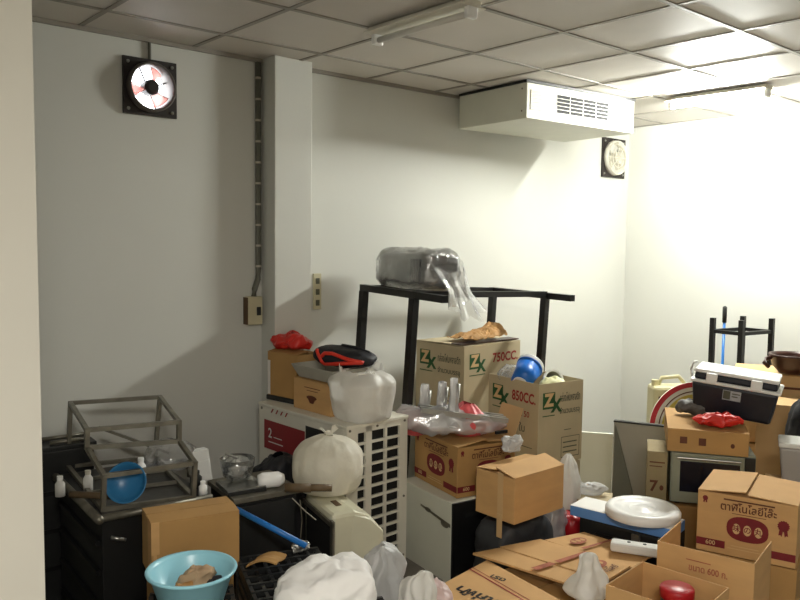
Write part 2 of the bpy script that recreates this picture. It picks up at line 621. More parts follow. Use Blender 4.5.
# ---- cartons: local x 0..w along the front, y 0..d to the back, z 0..h; root stands at the front left lower corner
def carton(label, loc, rz, w, d, h, m='kraft', group=None, tilt=(0, 0), lift=0.012, tape=None, seam='x', open_top=False, no_back=False,
           flaps=None, name='cardboard_box', inside=None, cat='box'):
    t = root(name, label, cat, loc, rz, group, tilt)
    g = 0.004
    if not open_top:
        part('body', box(0, w, 0, d, 0, h - 0.004), m, t, bevel=0.003)
        hw, hd = w / 2, d / 2
        for s in (0, 1):
            bm = B()
            if seam == 'x':     # seam runs along x
                y0, y1 = (0, hd - 0.003) if s == 0 else (hd + 0.003, d)
                lf = lift * (1 if s == 0 else 0.4)
                pts = ([(0, y0, h - 0.004), (w, y0, h - 0.004), (w, y1, h + lf), (0, y1, h + lf * 0.8)] if s == 0 else
                       [(0, y0, h + lf), (w, y0, h + lf * 0.7), (w, y1, h - 0.004), (0, y1, h - 0.004)])
            else:
                x0, x1 = (0, hw - 0.003) if s == 0 else (hw + 0.003, w)
                lf = lift * (1 if s == 0 else 0.4)
                pts = ([(x0, 0, h - 0.004), (x1, 0, h + lf), (x1, d, h + lf * 0.8), (x0, d, h - 0.004)] if s == 0 else
                       [(x0, 0, h + lf), (x1, 0, h - 0.004), (x1, d, h - 0.004), (x0, d, h + lf)])
            v = [bm.verts.new(p) for p in pts]
            u = [bm.verts.new(Vector(p) + Vector((0, 0, g))) for p in pts]
            bm.faces.new(v[::-1]); bm.faces.new(u)
            for i in range(4):
                j = (i + 1) % 4
                bm.faces.new((v[i], v[j], u[j], u[i]))
            part('flap', bm, m, t)
        if tape:
            bm = B()
            tw = 0.024
            if seam == 'x':
                bx(bm, -0.001, w + 0.001, hd - tw, hd + tw, h + lift + g, h + lift + g + 0.001)
                bx(bm, -0.0016, -0.0004, hd - tw, hd + tw, h - 0.07, h + lift + g + 0.001)
                bx(bm, w + 0.0004, w + 0.0016, hd - tw, hd + tw, h - 0.07, h + lift + g + 0.001)
            else:
                bx(bm, hw - tw, hw + tw, -0.001, d + 0.001, h + lift + g, h + lift + g + 0.001)
                bx(bm, hw - tw, hw + tw, -0.0016, -0.0004, h - 0.07, h + lift + g + 0.001)
            part('packing_tape', bm, tape, t)
    else:
        bm = B()
        bx(bm, 0, w, 0, g, 0, h); bx(bm, 0, w, d - g, d, 0, h * .25 if no_back else h)
        bx(bm, 0, g, g, d - g, 0, h); bx(bm, w - g, w, g, d - g, 0, h)
        bx(bm, g, w - g, g, d - g, 0, g)
        part('body', bm, m, t)
        for (side, ang, ln) in (flaps or []):
            # ang: 0 = straight up, positive opens outwards (90 = flat outwards), negative closes over the box
            a = R(ang)
            bm = B()
            if side == 'front':
                bx(bm, 0.003, w - 0.003, 0, g, 0, ln, Matrix.Translation((0, 0, h)) @ Matrix.Rotation(a, 4, 'X'))
            elif side == 'back':
                bx(bm, 0.003, w - 0.003, -g, 0, 0, ln, Matrix.Translation((0, d, h)) @ Matrix.Rotation(-a, 4, 'X'))
            elif side == 'left':
                bx(bm, 0, g, 0.003, d - 0.003, 0, ln, Matrix.Translation((0, 0, h)) @ Matrix.Rotation(-a, 4, 'Y'))
            else:
                bx(bm, -g, 0, 0.003, d - 0.003, 0, ln, Matrix.Translation((w, 0, h)) @ Matrix.Rotation(a, 4, 'Y'))
            part('flap', bm, m, t)
    return t

# ================================================================ THE SETTING
RX, LX, FY = 5.42, -2.6, -6.2
FANX, FANZ, HOLE = 0.953, 2.546, 0.118
struct('floor', box(LX - .1, RX + .1, FY - .1, .1, -0.1, 0), 'cement')
struct('ceiling', box(LX - .1, RX + .1, FY - .1, .1, H, H + 0.08), 'tile_white')
bm = B()
k = 0
x = -2.4
while x < RX:
    if abs(x) > -1:
        bx(bm, x - .012, x + .012, FY, 0, H - 0.005, H + 0.001)
    x += 0.6
y = 0.24 - 0.6
while y > FY:
    bx(bm, LX, RX, y - .012, y + .012, H - 0.006, H + 0.001)
    y -= 0.6
struct('trim_1', bm, 'tile_bar')
bm = B()                                            # back wall with the round fan opening cut as a square recess
bx(bm, LX, FANX - HOLE, 0, .1, 0, H); bx(bm, FANX + HOLE, RX, 0, .1, 0, H)
bx(bm, FANX - HOLE, FANX + HOLE, 0, .1, 0, FANZ - HOLE); bx(bm, FANX - HOLE, FANX + HOLE, 0, .1, FANZ + HOLE, H)
struct('wall_back', bm, 'wall_paint')
struct('wall_right', box(RX, RX + .1, FY, .1, 0, H), 'wall_paint')
struct('wall_left', box(LX - .1, LX, FY, .1, 0, H), 'wall_paint')
struct('wall_front', box(LX, RX, FY - .1, FY, 0, H), 'wall_paint')
struct('wall_partition', box(LX, -0.152, -1.86, -1.70, 0, H), 'pillar_paint')
struct('wall_column', box(1.625, 1.880, -0.150, 0, 0, H), 'wall_paint', bevel=0.004)
struct('trim_2', box(LX, RX, -0.018, 0, H - 0.022, H), 'tile_bar')


# ================================================================ LAMPS
def ceiling_lamp(label, x, y, ln, glow):
    t = root('fluorescent_lamp', label, 'lamp', (x, y, H))
    part('channel', box(-.05, .05, -ln / 2, ln / 2, -.03, -0.006), 'white_metal', t, bevel=.004)
    bm = B(); bx(bm, -.078, .078, -ln / 2, ln / 2, -.036, -.030)
    part('reflector', bm, 'white_metal', t)
    bm = B(); tube(bm, [(0, -ln / 2 + .02, -.062), (0, ln / 2 - .02, -.062)], .015, 16)
    part('tube', bm, glow, t, smooth=True)
    for s in (-1, 1):
        e = s * ln / 2
        bm = B(); bx(bm, -.03, .03, min(e, e - s * .028), max(e, e - s * .028), -.085, -.030)
        part('lamp_holder', bm, 'white_plastic', t, bevel=.008)
    bm = B(); lathe(bm, [(0, -.012), (.010, -.012), (.010, .012), (0, .012)], 12, Matrix.Translation((.03, ln / 2 - .05, -.048)))
    part('starter', bm, 'grille_grey', t)
    return t


ceiling_lamp('unlit fluorescent tube lamp on the ceiling, left of the air conditioner', 1.69, -1.30, 0.66, 'tube_off')
ceiling_lamp('lit fluorescent tube lamp on the ceiling near the bright right wall', 4.35, -1.36, 0.70, 'tube_glow')
ceiling_lamp('assumed warm ceiling tube lamp, added unseen behind the viewer', -0.9, -4.6, 1.24, 'tube_glow_assumed')  # fixture out of view, added to go with the assumed fill light


# ================================================================ EXHAUST FANS
def fan(label, cx, cz, s, plate, bladem, hubm, ring, closed):
    t = root('exhaust_fan', label, 'fan', (cx, 0, cz))
    h = s / 2
    r = s * 0.405
    n = 48
    bm = B()                                       # square plate with a round opening
    fr = {}
    for yy in (-.004, -.016):
        inn, out = [], []
        for k in range(n):
            a = 2 * PI * k / n + PI / 4
            c, sn = math.cos(a), math.sin(a)
            inn.append(bm.verts.new((r * c, yy, r * sn)))
            m = max(abs(c), abs(sn))
            out.append(bm.verts.new((h * c / m, yy, h * sn / m)))
        fr[yy] = (inn, out)
    for k in range(n):
        k2 = (k + 1) % n
        for yy in fr:
            i, o = fr[yy]
            bm.faces.new((i[k], o[k], o[k2], i[k2]))
        bm.faces.new((fr[-.004][1][k], fr[-.016][1][k], fr[-.016][1][k2], fr[-.004][1][k2]))
    part('plate', bm, plate, t)
    bm = B()                                       # shroud ring
    RXm = Matrix.Rotation(PI / 2, 4, 'X')
    lathe(bm, [(r * .98, .004), (r * 1.10, .016), (r * 1.08, .05), (r * 1.02, .06), (r * .96, .05), (r * .92, .0), (r * .92, -.06)], 48, RXm)
    part('shroud', bm, ring, t, smooth=True)
    for sx in (-1, 1):
        for sz in (-1, 1):
            bm = B(); lathe(bm, [(0, .022), (.008, .022), (.009, .016)], 12, Matrix.Translation((sx * h * .82, 0, sz * h * .82)) @ RXm)
            part('bolt', bm, 'steel_bright', t)
    hub = B(); lathe(hub, [(0, .055), (r * .25, .055), (r * .34, .035), (r * .34, -.03), (0, -.03)], 24, RXm)
    part('motor', hub, hubm, t, smooth=False, bevel=.003)
    for k in range(3 if not closed else 4):
        a0 = 2 * PI * k / (3 if not closed else 4) - .9
        bm = B()

        def bl(u, v):
            rr = r * (.30 + .58 * u)
            a = a0 + (v - .5) * (.55 + .3 * u)
            return Vector((rr * math.cos(a), -.012 - (v - .5) * .045, rr * math.sin(a)))
        sheet(bm, 6, 6, bl)
        o = part('blade', bm, bladem, t, smooth=True)
        md = o.modifiers.new('thick', 'SOLIDIFY'); md.thickness = .003
    bm = B()
    for a in (0.4, 0.4 + PI / 2, 0.4 + PI, 0.4 + 1.5 * PI):
        bar(bm, (r * .3 * math.cos(a), .02, r * .3 * math.sin(a)), (r * .95 * math.cos(a), .02, r * .95 * math.sin(a)), .007)
    part('motor_bracket', bm, hubm, t)
    if closed:
        bm = B()
        lathe(bm, [(0, -.03), (r * .93, -.03), (r * .93, -.034), (0, -.034)], 40, RXm)
        part('back_shutter', bm, 'grille_grey', t)
        bm = B()                                   # wire guard
        for q in (.35, .6, .85, 1.05):
            pts = [(r * q * math.cos(2 * PI * k / 40), -.066 + .006 * q, r * q * math.sin(2 * PI * k / 40)) for k in range(41)]
            tube(bm, pts, .003, 6)
        for k in range(8):
            a = 2 * PI * k / 8
            bar(bm, (r * .1 * math.cos(a), -.064, r * .1 * math.sin(a)), (r * 1.05 * math.cos(a), -.060, r * 1.05 * math.sin(a)), .004)
        part('wire_guard', bm, 'white_metal', t)
    return t


fan('black exhaust fan in the wall with daylight shining through its blades', FANX, FANZ, .290, 'fan_black', 'blade_red', 'fan_black', 'fan_ring', False)
fan('exhaust fan with pale blades on the wall under the air conditioner', 5.165, 2.510, .340, 'fan_black', 'grille_grey', 'grille_grey', 'white_metal', True)
bm = B(); tube(bm, [(FANX, -.010, FANZ + .146), (FANX, -.010, H - .006)], .008, 10)
thing('cable_conduit', bm, 'conduit_grey', 'thin grey conduit running from the black daylight fan up to the ceiling', 'conduit', (0, 0, 0))

# ================================================================ CONDUIT, SWITCHES
t = root('cable_conduit', 'long grey conduit with pale clips down the corner of the column', 'conduit', (1.595, -.018, 1.43))
bm = B(); tube(bm, [(0, 0, 1.345), (0, 0, .16), (-.004, 0, .10), (-.026, 0, .04), (-.030, 0, 0)], .017, 14)
part('pipe', bm, 'conduit_grey', t, smooth=True)
for k in range(10):
    z = .17 + k * .12
    bm = B(); tube(bm, [(0, 0, z), (0, 0, z + .012)], .0185, 14)
    part('clip', bm, 'grille_grey', t)
t = root('switch_box', 'cream electrical switch box at the foot of the wall conduit', 'switch', (1.557, 0, 1.265))
part('housing', box(-.048, .048, -.05, 0, 0, .165), 'switch_cream', t, bevel=.006)
part('side_cover', box(-.053, -.048, -.047, 0, .004, .161), 'label_brown', t)
part('rocker', box(.006, .034, -.056, -.05, .055, .105), 'black_plastic', t, bevel=.003)
t = root('socket_plate', 'cream wall plate with three sockets in the shade beside the column', 'socket', (2.02, 0, 1.33))
part('plate', box(-.03, .03, -.012, 0, 0, .225), 'switch_cream', t, bevel=.004)
for k in range(3):
    part('socket', box(-.014, .014, -.016, -.012, .024 + k * .068, .060 + k * .068), 'ink_grey', t, bevel=.002)

# ================================================================ AIR CONDITIONER ON THE CEILING
t = root('ceiling_air_conditioner', 'white box air conditioner hung under the ceiling against the wall', 'air conditioner', (3.124, -.728, 2.553), R(-4.6))
W_, D_, H_ = 1.085, .655, .226
part('body', box(0, W_, 0, D_, 0, H_), 'white_panel', t, bevel=.005)
part('ceiling_gasket', box(-.006, W_ + .006, -.006, D_, H_, H - 2.553 - .006), 'black_plastic', t)
g0, g1, z0, z1 = .035, .80, .060, .180
part('grille_recess', box(g0 + .24, g1, -.002, 0, z0, z1), 'black_void', t)
part('grille_panel', box(g0, g0 + .24, -.003, 0, z0, z1), 'grille_grey', t)
for k in range(6):
    z = z0 + k * (z1 - z0) / 5
    part('slat', box(g0, g1, -.006, -.001, z - .0016, z + .0016), 'white_metal', t)
for k in range(5):
    xx = g0 + .24 + k * (g1 - g0 - .24) / 4
    part('grille_divider', box(xx - .002, xx + .002, -.005, -.001, z0, z1), 'white_metal', t)
bm = B(); bx(bm, .99, .994, -.002, 0, .02, H_ - .03)
part('panel_seam', bm, 'black_plastic', t)
for zz in (.05, .19):
    bm = B(); lathe(bm, [(0, .003), (.006, .003), (.006, 0)], 10, Matrix.Translation((0, .04, zz)) @ Matrix.Rotation(-PI / 2, 4, 'Y'))
    part('screw', bm, 'steel_grey', t)

# ================================================================ BLACK TABLE FRAME AND THE WRAPPED APPLIANCE ON IT
RL, RR = Vector((2.24, -.20, 1.470)), Vector((3.43, -.20, 1.417))
FL, FR = Vector((2.165, -.75, 1.462)), Vector((3.335, -.75, 1.424))
E1, E2 = Vector((2.150, -1.00, 1.453)), Vector((3.320, -.965, 1.411))
o0 = Vector((2.70, -.5, 0))
t = root('table_frame', 'tall black steel table frame without a top, standing against the wall', 'table frame', o0)
for a, b in ((RL, E1), (RR, E2)):
    bm = B(); bar(bm, a, b, .040, ext=.02); part('side_rail', bm, 'steel_black', t, off=o0)
for a, b in ((RL, RR), (FL, FR)):
    bm = B(); bar(bm, a, b, .036); part('long_rail', bm, 'steel_black', t, off=o0)
for a in (RL, RR, FL, FR):
    bm = B(); bar(bm, a - Vector((0, 0, .02)), (a.x - .10, a.y, 0), .044); part('leg', bm, 'steel_black', t, off=o0)

t = root('wrapped_appliance', 'grey metal appliance wrapped in clear plastic on the black table frame', 'appliance', (2.425, -.475, 1.472), R(-8), tilt=(0, R(2.7)))
bm = B(); blob(bm, .135, .275, .108, e=6, crump=.003, freq=8)
part('casing', bm, 'appliance_grey', t, smooth=True)
part('vent_recess', box(-.10, .10, -.279, -.270, .12, .20), 'black_plastic', t, bevel=.01)
bm = B()
for k in range(4):
    bx(bm, -.139, -.133, -.24 + k * .03, -.225 + k * .03, .05, .18)
part('vent_slot', bm, 'black_plastic', t)
bm = B(); blob(bm, .156, .300, .124, e=4.6, seg=72, rings=44, crump=.016, freq=13, seed=3, base=0)
part('plastic_wrap', bm, 'film_clear', t, smooth=True)
bm = B()
rows = []
n = 30
for i in range(15):
    u = i / 14
    row = []
    c = Vector((.03 + .10 * u, -.27 - .09 * u, .17 - .27 * u))
    r = (.115 * (1 - u) + .030 * u) if u < .6 else (.061 + (u - .6) * .10)
    for k in range(n):
        a = 2 * PI * k / n
        q = r * (1 + .35 * math.sin(6 * a + 2 * u) * (.3 + u))
        row.append(bm.verts.new(c + Vector((q * math.cos(a), q * math.sin(a) * .55, q * math.sin(a) * .5))))
    rows.append(row)
for a, b in zip(rows, rows[1:]):
    for k in range(n):
        bm.faces.new((a[k], a[(k + 1) % n], b[(k + 1) % n], b[k]))
part('bag_tail', bm, 'film_clear', t, smooth=True)


# ================================================================ STREET-FOOD CART AND CABINET ON THE LEFT
t = root('metal_cart', 'black metal cart with a steel tube rim standing left of the brown box', 'cart', (.31, -1.00, 0), R(-4))
part('body', box(0, .44, 0, .66, .05, .655), 'black_paint', t, bevel=.004)
part('top_plate', box(-.005, .445, -.005, .665, .655, .672), 'black_plastic', t)
bm = B(); tube(bm, [(.45, -.012, .668), (0, -.012, .668)], .014, 10); part('front_rim', bm, 'steel_grey', t, smooth=True)
bm = B(); tube(bm, [(-.016, -.03, .668), (-.016, .66, .668)], .017, 10); part('side_rim', bm, 'steel_grey', t, smooth=True)
for z in (.16, .30, .44, .56):
    bm = B(); bar(bm, (-.010, .02, z), (-.010, .60, z), .018); part('side_bar', bm, 'steel_black', t)
bm = B(); tube(bm, [(.03, -.012, .585), (.085, -.02, .565)], .008, 8); part('handle', bm, 'steel_bright', t, smooth=True)
for x in (.05, .39):
    for y in (.06, .58):
        bm = B(); tube(bm, [(x, y, .05), (x, y, 0)], .03, 12); part('foot', bm, 'black_plastic', t)

# stepped steel frame on the cart
q = {'p1': PD(70.5, 403, 3.68), 'p2': PD(160, 397, 3.84), 'p3': PD(179, 422, 3.36), 'p4': PD(87, 430, 3.20),
     'm4': PD(87, 447.6, 3.20), 'm3': PD(179, 441, 3.36), 's4': PD(104, 476, 3.10), 's3': PD(195, 463, 3.26),
     'b4': PD(103, 510, 3.10), 'b3': PD(193, 497, 3.26), 'b1': PD(68, 471, 3.68), 'b2': PD(155, 466, 3.84)}
for kk in ('b4', 'b3', 'b1', 'b2'):
    q[kk].z = .682
o0 = (q['b1'] + q['b3']) / 2
o0.z = .672
t = root('display_frame', 'stepped open frame of grey steel angle bars on the black cart', 'frame', o0)
for nm, a, b in (('top_rail', 'p1', 'p2'), ('top_rail', 'p3', 'p4'), ('top_side_rail', 'p1', 'p4'), ('top_side_rail', 'p2', 'p3'),
                 ('front_post', 'p4', 'm4'), ('front_post', 'p3', 'm3'), ('middle_rail', 'm4', 'm3'), ('sloping_bar', 'm4', 's4'),
                 ('sloping_bar', 'm3', 's3'), ('front_rail', 's4', 's3'), ('lower_post', 's4', 'b4'), ('lower_post', 's3', 'b3'),
                 ('base_rail', 'b4', 'b3'), ('base_rail', 'b1', 'b2'), ('back_post', 'p1', 'b1'), ('back_post', 'p2', 'b2'),
                 ('base_side_rail', 'b1', 'b4'), ('base_side_rail', 'b2', 'b3')):
    bm = B(); bar(bm, q[a], q[b], .018, ext=.008)
    part(nm, bm, 'steel_grey', t, off=o0)
bm = B()
for f in (.35, .65):
    bar(bm, q['b1'].lerp(q['b4'], f), q['b2'].lerp(q['b3'], f), .014)
part('cross_bar', bm, 'steel_grey', t, off=o0)

# blue bowl standing in the frame
c = PD(128, 500, 3.16); c.z = .694
M = Matrix.Translation((0, 0, .10)) @ Matrix.Rotation(R(62), 4, 'X') @ Matrix.Rotation(R(-35), 4, 'Y')
bm = B(); lathe(bm, [(0, -.03), (.05, -.03), (.085, .0), (.098, .035), (.104, .035), (.101, .026), (.088, -.006), (.052, -.036), (0, -.036)], 40)
bmesh.ops.transform(bm, matrix=Matrix.Translation((0, 0, .075)) @ Matrix.Rotation(R(-40), 4, 'Z') @ Matrix.Rotation(R(66), 4, 'X') @ Matrix.Scale(.80, 4), verts=bm.verts)
thing('plastic_bowl', bm, 'bowl_blue', 'small dark blue plastic bowl propped inside the stepped steel frame', 'bowl', (c.x, c.y, c.z), smooth=True)


def jar(label, px, py, d, z, r, h, m, capm, name='jar', cat='jar'):
    p = PD(px, py, d)
    t = root(name, label, cat, (p.x, p.y, z))
    bm = B(); lathe(bm, [(0, 0), (r, 0), (r, h * .62), (r * .55, h * .78), (r * .55, h * .84), (0, h * .84)], 20)
    part('body', bm, m, t, smooth=True)
    bm = B(); lathe(bm, [(0, h * .82), (r * .62, h * .82), (r * .62, h), (0, h)], 16)
    part('cap', bm, capm, t)
    return t


jar('small clear bottle with white cap at the left end of the cart top', 60, 482, 3.28, .672, .020, .085, 'film_milky', 'white_plastic', 'bottle', 'bottle')
jar('small white bottle standing behind the propped blue bowl', 141, 470, 3.52, .672, .022, .10, 'white_plastic', 'white_plastic', 'bottle', 'bottle')
jar('little grey bottle on the cart just left of the blue bowl', 88, 478, 3.35, .672, .020, .09, 'film_milky', 'grille_grey', 'bottle', 'bottle')
jar('small dark jar on the cart right of the stepped frame', 196, 490, 3.42, .672, .026, .075, 'black_plastic', 'black_plastic')
jar('small white capped jar at the right corner of the stepped frame', 203, 492, 3.32, .672, .018, .06, 'white_plastic', 'white_plastic')
p = PD(70, 490, 3.2)
bm = B(); tube(bm, [(p.x, p.y, .706), (p.x + .16, p.y - .16, .706)], .014, 10)
thing('wooden_rod', bm, 'wood_roll', 'short grey rod lying across the left corner of the cart top', 'rod', (0, 0, 0), smooth=True)
p = PD(62, 455, 3.75)
t = root('storage_bin', 'black plastic bin against the wall behind the stepped frame', 'bin', (p.x - .04, -.17, 0), R(-4))
part('body', box(-.16, .16, -.10, .10, 0, .77), 'black_plastic', t, bevel=.01)
part('rim', box(-.17, .17, -.11, .11, .77, .79), 'black_plastic', t, bevel=.004)
for k in range(3):
    part('rib', box(-.15, .15, -.106, -.10, .2 + k * .18, .22 + k * .18), 'steel_black', t)
for i, (a, b) in enumerate((((48, 452), (84, 449)), ((46, 462), (92, 458)))):
    A_, B_ = PD(*a, 3.66), PD(*b, 3.72)
    bm = B(); tube(bm, [(A_.x, -.24 + .09 * i, .801), (B_.x + .02, -.25 + .09 * i, .801)], .010, 10)
    thing('steel_rod', bm, 'steel_grey', ('steel rod on the black bin lid, nearer the viewer', 'steel rod on the black bin lid, nearer the wall')[i], 'rod', (0, 0, 0), smooth=True)
# long trays leaning behind the frame
p0, p1 = PD(108, 432, 3.62), PD(168, 462, 3.86)
bm = B(); bar(bm, (p0.x, p0.y + .10, .86), (p1.x + .02, p1.y + .05, .69), .05, .012)
thing('steel_channel', bm, 'steel_grey', 'flat grey steel channel lying slanted behind the stepped frame', 'steel bar', (0, 0, 0))
p0 = PD(172, 452, 3.72)
bm = B(); sack(bm, [(.10, 0), (.12, .03), (.11, .08), (.06, .11), (.01, .125)], folds=7, amp=.15, crump=.018, seed=5)
thing('plastic_bag', bm, 'film_clear', 'crumpled clear plastic bag on the cart behind the steel frame', 'bag', (p0.x, p0.y + .02, .672), smooth=True)

# black cabinet with steel top
t = root('steel_top_cabinet', 'black cabinet with a dull steel top between the cart and the air conditioner condenser', 'cabinet', (.825, -1.125, 0), R(-7.5))
part('body', box(0, .285, 0, .30, 0, .645), 'black_paint', t, bevel=.004)
part('steel_top', box(-.012, .297, -.014, .31, .645, .668), 'steel_grey', t, bevel=.003)
part('door', box(.012, .273, -.012, 0, .05, .63), 'black_plastic', t, bevel=.003)
TOP = .668
# things on the steel top
t = root('steel_tray', 'shallow steel tray with a black edge on the steel-topped cabinet', 'tray', (.90, -1.03, TOP), R(-10))
bm = B(); bx(bm, -.07, .09, -.06, .09, .004, .008); bx(bm, -.07, .09, -.066, -.06, .004, .022); bx(bm, -.07, .09, .09, .096, .004, .022)
bx(bm, -.076, -.07, -.066, .096, .004, .022); bx(bm, .09, .096, -.066, .096, .004, .022)
part('pan', bm, 'steel_bright', t)
part('black_edge', box(-.076, .096, -.074, -.066, 0, .016), 'black_plastic', t, bevel=.002)
c = PD(241, 474, 3.46)
t = root('glass_bowl', 'clear glass bowl holding a wire whisk on the steel tray', 'bowl', (c.x + .01, c.y + .05, TOP + .008))
bm = B(); lathe(bm, [(0, 0), (.035, 0), (.060, .03), (.072, .075), (.074, .105), (.078, .105), (.076, .075), (.064, .028), (.037, -.003), (0, -.003)], 36)
part('glass', bm, 'glass_bowl', t, smooth=True)
t2 = root('wire_whisk', 'thin wire whisk leaning inside the clear glass bowl', 'whisk', (c.x + .01, c.y + .05, TOP + .012))
for k in range(5):
    a = PI * k / 5
    bm = B()
    pts = [(.045 * math.sin(PI * i / 12) * math.cos(a), .045 * math.sin(PI * i / 12) * math.sin(a), .012 + .095 * (i / 12 if i <= 12 else 1)) for i in range(13)]
    tube(bm, pts, .0016, 6)
    part('wire', bm, 'steel_bright', t2)
bm = B(); tube(bm, [(0, 0, .10), (-.05, .02, .125)], .006, 8); part('handle', bm, 'steel_bright', t2)
p = PD(206, 468, 3.50)
t = root('plastic_carton', 'white plastic jug tilted against the wall side of the cart', 'jug', (p.x + .012, p.y + .04, TOP), R(-20), tilt=(0, R(-8)))
part('body', box(-.035, .035, -.03, .03, 0, .10), 'foam_white', t, bevel=.006)
bm = B(); prism(bm, [(-.035, -.03), (.035, -.03), (.02, .02), (-.02, .02)], .10, .145); part('shoulder', bm, 'foam_white', t)
bm = B(); tube(bm, [(-.035, -.02, .12), (-.07, -.02, .10), (-.068, -.02, .04), (-.036, -.02, .02)], .007, 8); part('handle', bm, 'steel_grey', t, smooth=True)
a, b = PD(258, 480, 3.42), PD(284, 477, 3.46)
bm = B(); c = (a + b) / 2; d = (b - a); ln = d.length
lathe(bm, [(0, -ln / 2), (.026, -ln / 2), (.034, -ln / 2 + .02), (.034, ln / 2 - .025), (.02, ln / 2), (0, ln / 2)], 24,
      Matrix.Translation((0, 0, .035)) @ Matrix.Rotation(math.atan2(d.y, d.x), 4, 'Z') @ Matrix.Rotation(PI / 2, 4, 'Y'))
thing('plastic_bottle', bm, 'white_plastic', 'white plastic bottle lying beside the glass bowl', 'bottle', (c.x, c.y, TOP), smooth=True)
for i, (a, b, z, lb) in enumerate((((285, 483), (311, 479), .690, 'short brown wooden rolling pin lying beside the white bottle'),
                                   ((306, 489), (332, 481), .692, 'brown wooden rod jutting out under the white tied sack'))):
    A_, B_ = PD(*a, 3.37), PD(*b, 3.37)
    bm = B(); tube(bm, [(A_.x, A_.y, z), (B_.x, B_.y, z)], .020 if i == 0 else .016, 14)
    o = thing('wooden_rod', bm, 'wood_roll', lb, 'rod', (0, 0, 0), smooth=True)
for i, pts in enumerate(([(300, 500), (302, 520), (300, 545)], [(292, 498), (306, 512), (316, 520)])):
    bm = B(); tube(bm, [PD(x, y, 3.28) for x, y in pts], .0025, 6)
    thing('loose_wire', bm, 'steel_grey', ('thin wire hanging straight down in front of the black cabinet', 'thin wire curving out beside the cream appliance')[i], 'wire', (0, 0, 0))

# black refuse sack by the condenser
bm = B(); sack(bm, [(.11, 0), (.14, .10), (.145, .36), (.14, .54), (.11, .64), (.05, .69), (.03, .71)], folds=8, amp=.10, crump=.03, seed=11)
thing('refuse_sack', bm, 'bag_black', 'full black refuse sack standing between cabinet and condenser', 'sack', (1.275, -.735, 0), smooth=True)

# ================================================================ OUTDOOR CONDENSER AND WHAT STANDS ON IT
CW, CD, CH = .412, .784, .85
t = root('air_conditioner_condenser', 'white outdoor condenser unit with louvred side and red panel, standing by the column', 'condenser', (1.507, -1.00, 0), R(2))
part('casing', box(0, CW, .022, CD, .02, CH - .018), 'white_metal', t, bevel=.004)
part('top_lid', box(-.004, CW + .004, -.004, CD + .003, CH - .018, CH), 'white_metal', t, bevel=.004)
part('coil', box(.03, CW - .04, .014, .0222, .07, CH - .045), 'black_void', t)
bm = B()
zs0, zs1 = .06, CH - .045
for x0, x1 in ((0, .072), (.124, .164), (.254, .268), (.356, CW)):
    bx(bm, x0, x1, 0, .022, .02, CH - .018)
bx(bm, .072, .356, 0, .022, .02, zs0); bx(bm, .072, .356, 0, .022, zs1, CH - .018)
k = 0
nb = 13
for k in range(1, nb):
    z = zs0 + (zs1 - zs0) * k / nb
    bx(bm, .072, .356, .002, .018, z - .0065, z + .0065)
part('louvre_guard', bm, 'white_metal', t)
for x, z in ((.02, .825), (.20, .825), (.39, .825), (.39, .42), (.39, .10)):
    bm = B(); lathe(bm, [(0, .004), (.006, .004), (.007, 0)], 10, Matrix.Translation((x, 0, z)) @ Matrix.Rotation(PI / 2, 4, 'X'))
    part('screw', bm, 'steel_grey', t)
ML = face_m('left', CW, CD, CH)
printed(t, ML, 'panel_red', lambda b: p_rect(b, .055, .60, .44, .762), 'red_panel')
printed(t, ML, 'black_plastic', lambda b: p_rect(b, .445, .40, .76, .795), 'dark_panel')
printed(t, ML, 'ink_white', lambda b: (p_text(b, '2', .115, .69, .075, d=.001), p_rect(b, .10, .640, .24, .646, .001), p_rect(b, .15, .672, .23, .677, .001)), 'printed_mark')


def slashes(b):
    for k in range(4):
        x = .12 + k * .045
        p_poly(b, [(x, .808), (x + .012, .808), (x + .030, .832), (x + .018, .832)])


printed(t, ML, 'ink_red', slashes, 'red_stripes')
bm = B(); lathe(bm, [(0, .003), (.008, .003), (.008, 0)], 10, Matrix.Translation((0, CD - .03, .82)) @ Matrix.Rotation(-PI / 2, 4, 'Y'))
part('screw', bm, 'steel_grey', t)
for x in (.06, .35):
    part('foot', box(x - .03, x + .03, -.01, CD + .01, 0, .02), 'steel_grey', t)

# dark tray, kraft box, red bag
CT = CH
thing('shallow_tray', box(0, .25, 0, .19, 0, .028), 'black_plastic', 'shallow black tray under the brown box nearest the column', 'tray', (1.548, -.180, CT), R(-80), bevel=.004)
t = carton('brown box with a red plastic bag on top, nearest the column', (1.555, -.185, CT + .028), R(-80), .245, .165, .250, 'kraft_dark')
printed(t, face_m('front', .245, .165, .25), 'ink_white', lambda b: p_rect(b, .002, .005, .025, .20), 'pale_strip')
bm = B(); blob(bm, .125, .086, .048, e=2.2, crump=.026, freq=15, seed=2, base=0)
thing('plastic_bag', bm, 'red_plastic', 'crumpled red plastic bag lying on the brown box by the column', 'bag', (1.655, -.285, CT + .028 + .258), R(-80), smooth=True)
# carton with grey tray
t = carton('small tan carton with a grey tray on top, on the condenser', (1.555, -.455, CT), R(-88), .33, .22, .165, 'kraft', lift=.002)


def carton_mark(b):
    p_oval(b, .165, .075, .045, .012); p_poly(b, [(.13, .072), (.20, .072), (.18, .045), (.15, .045)])


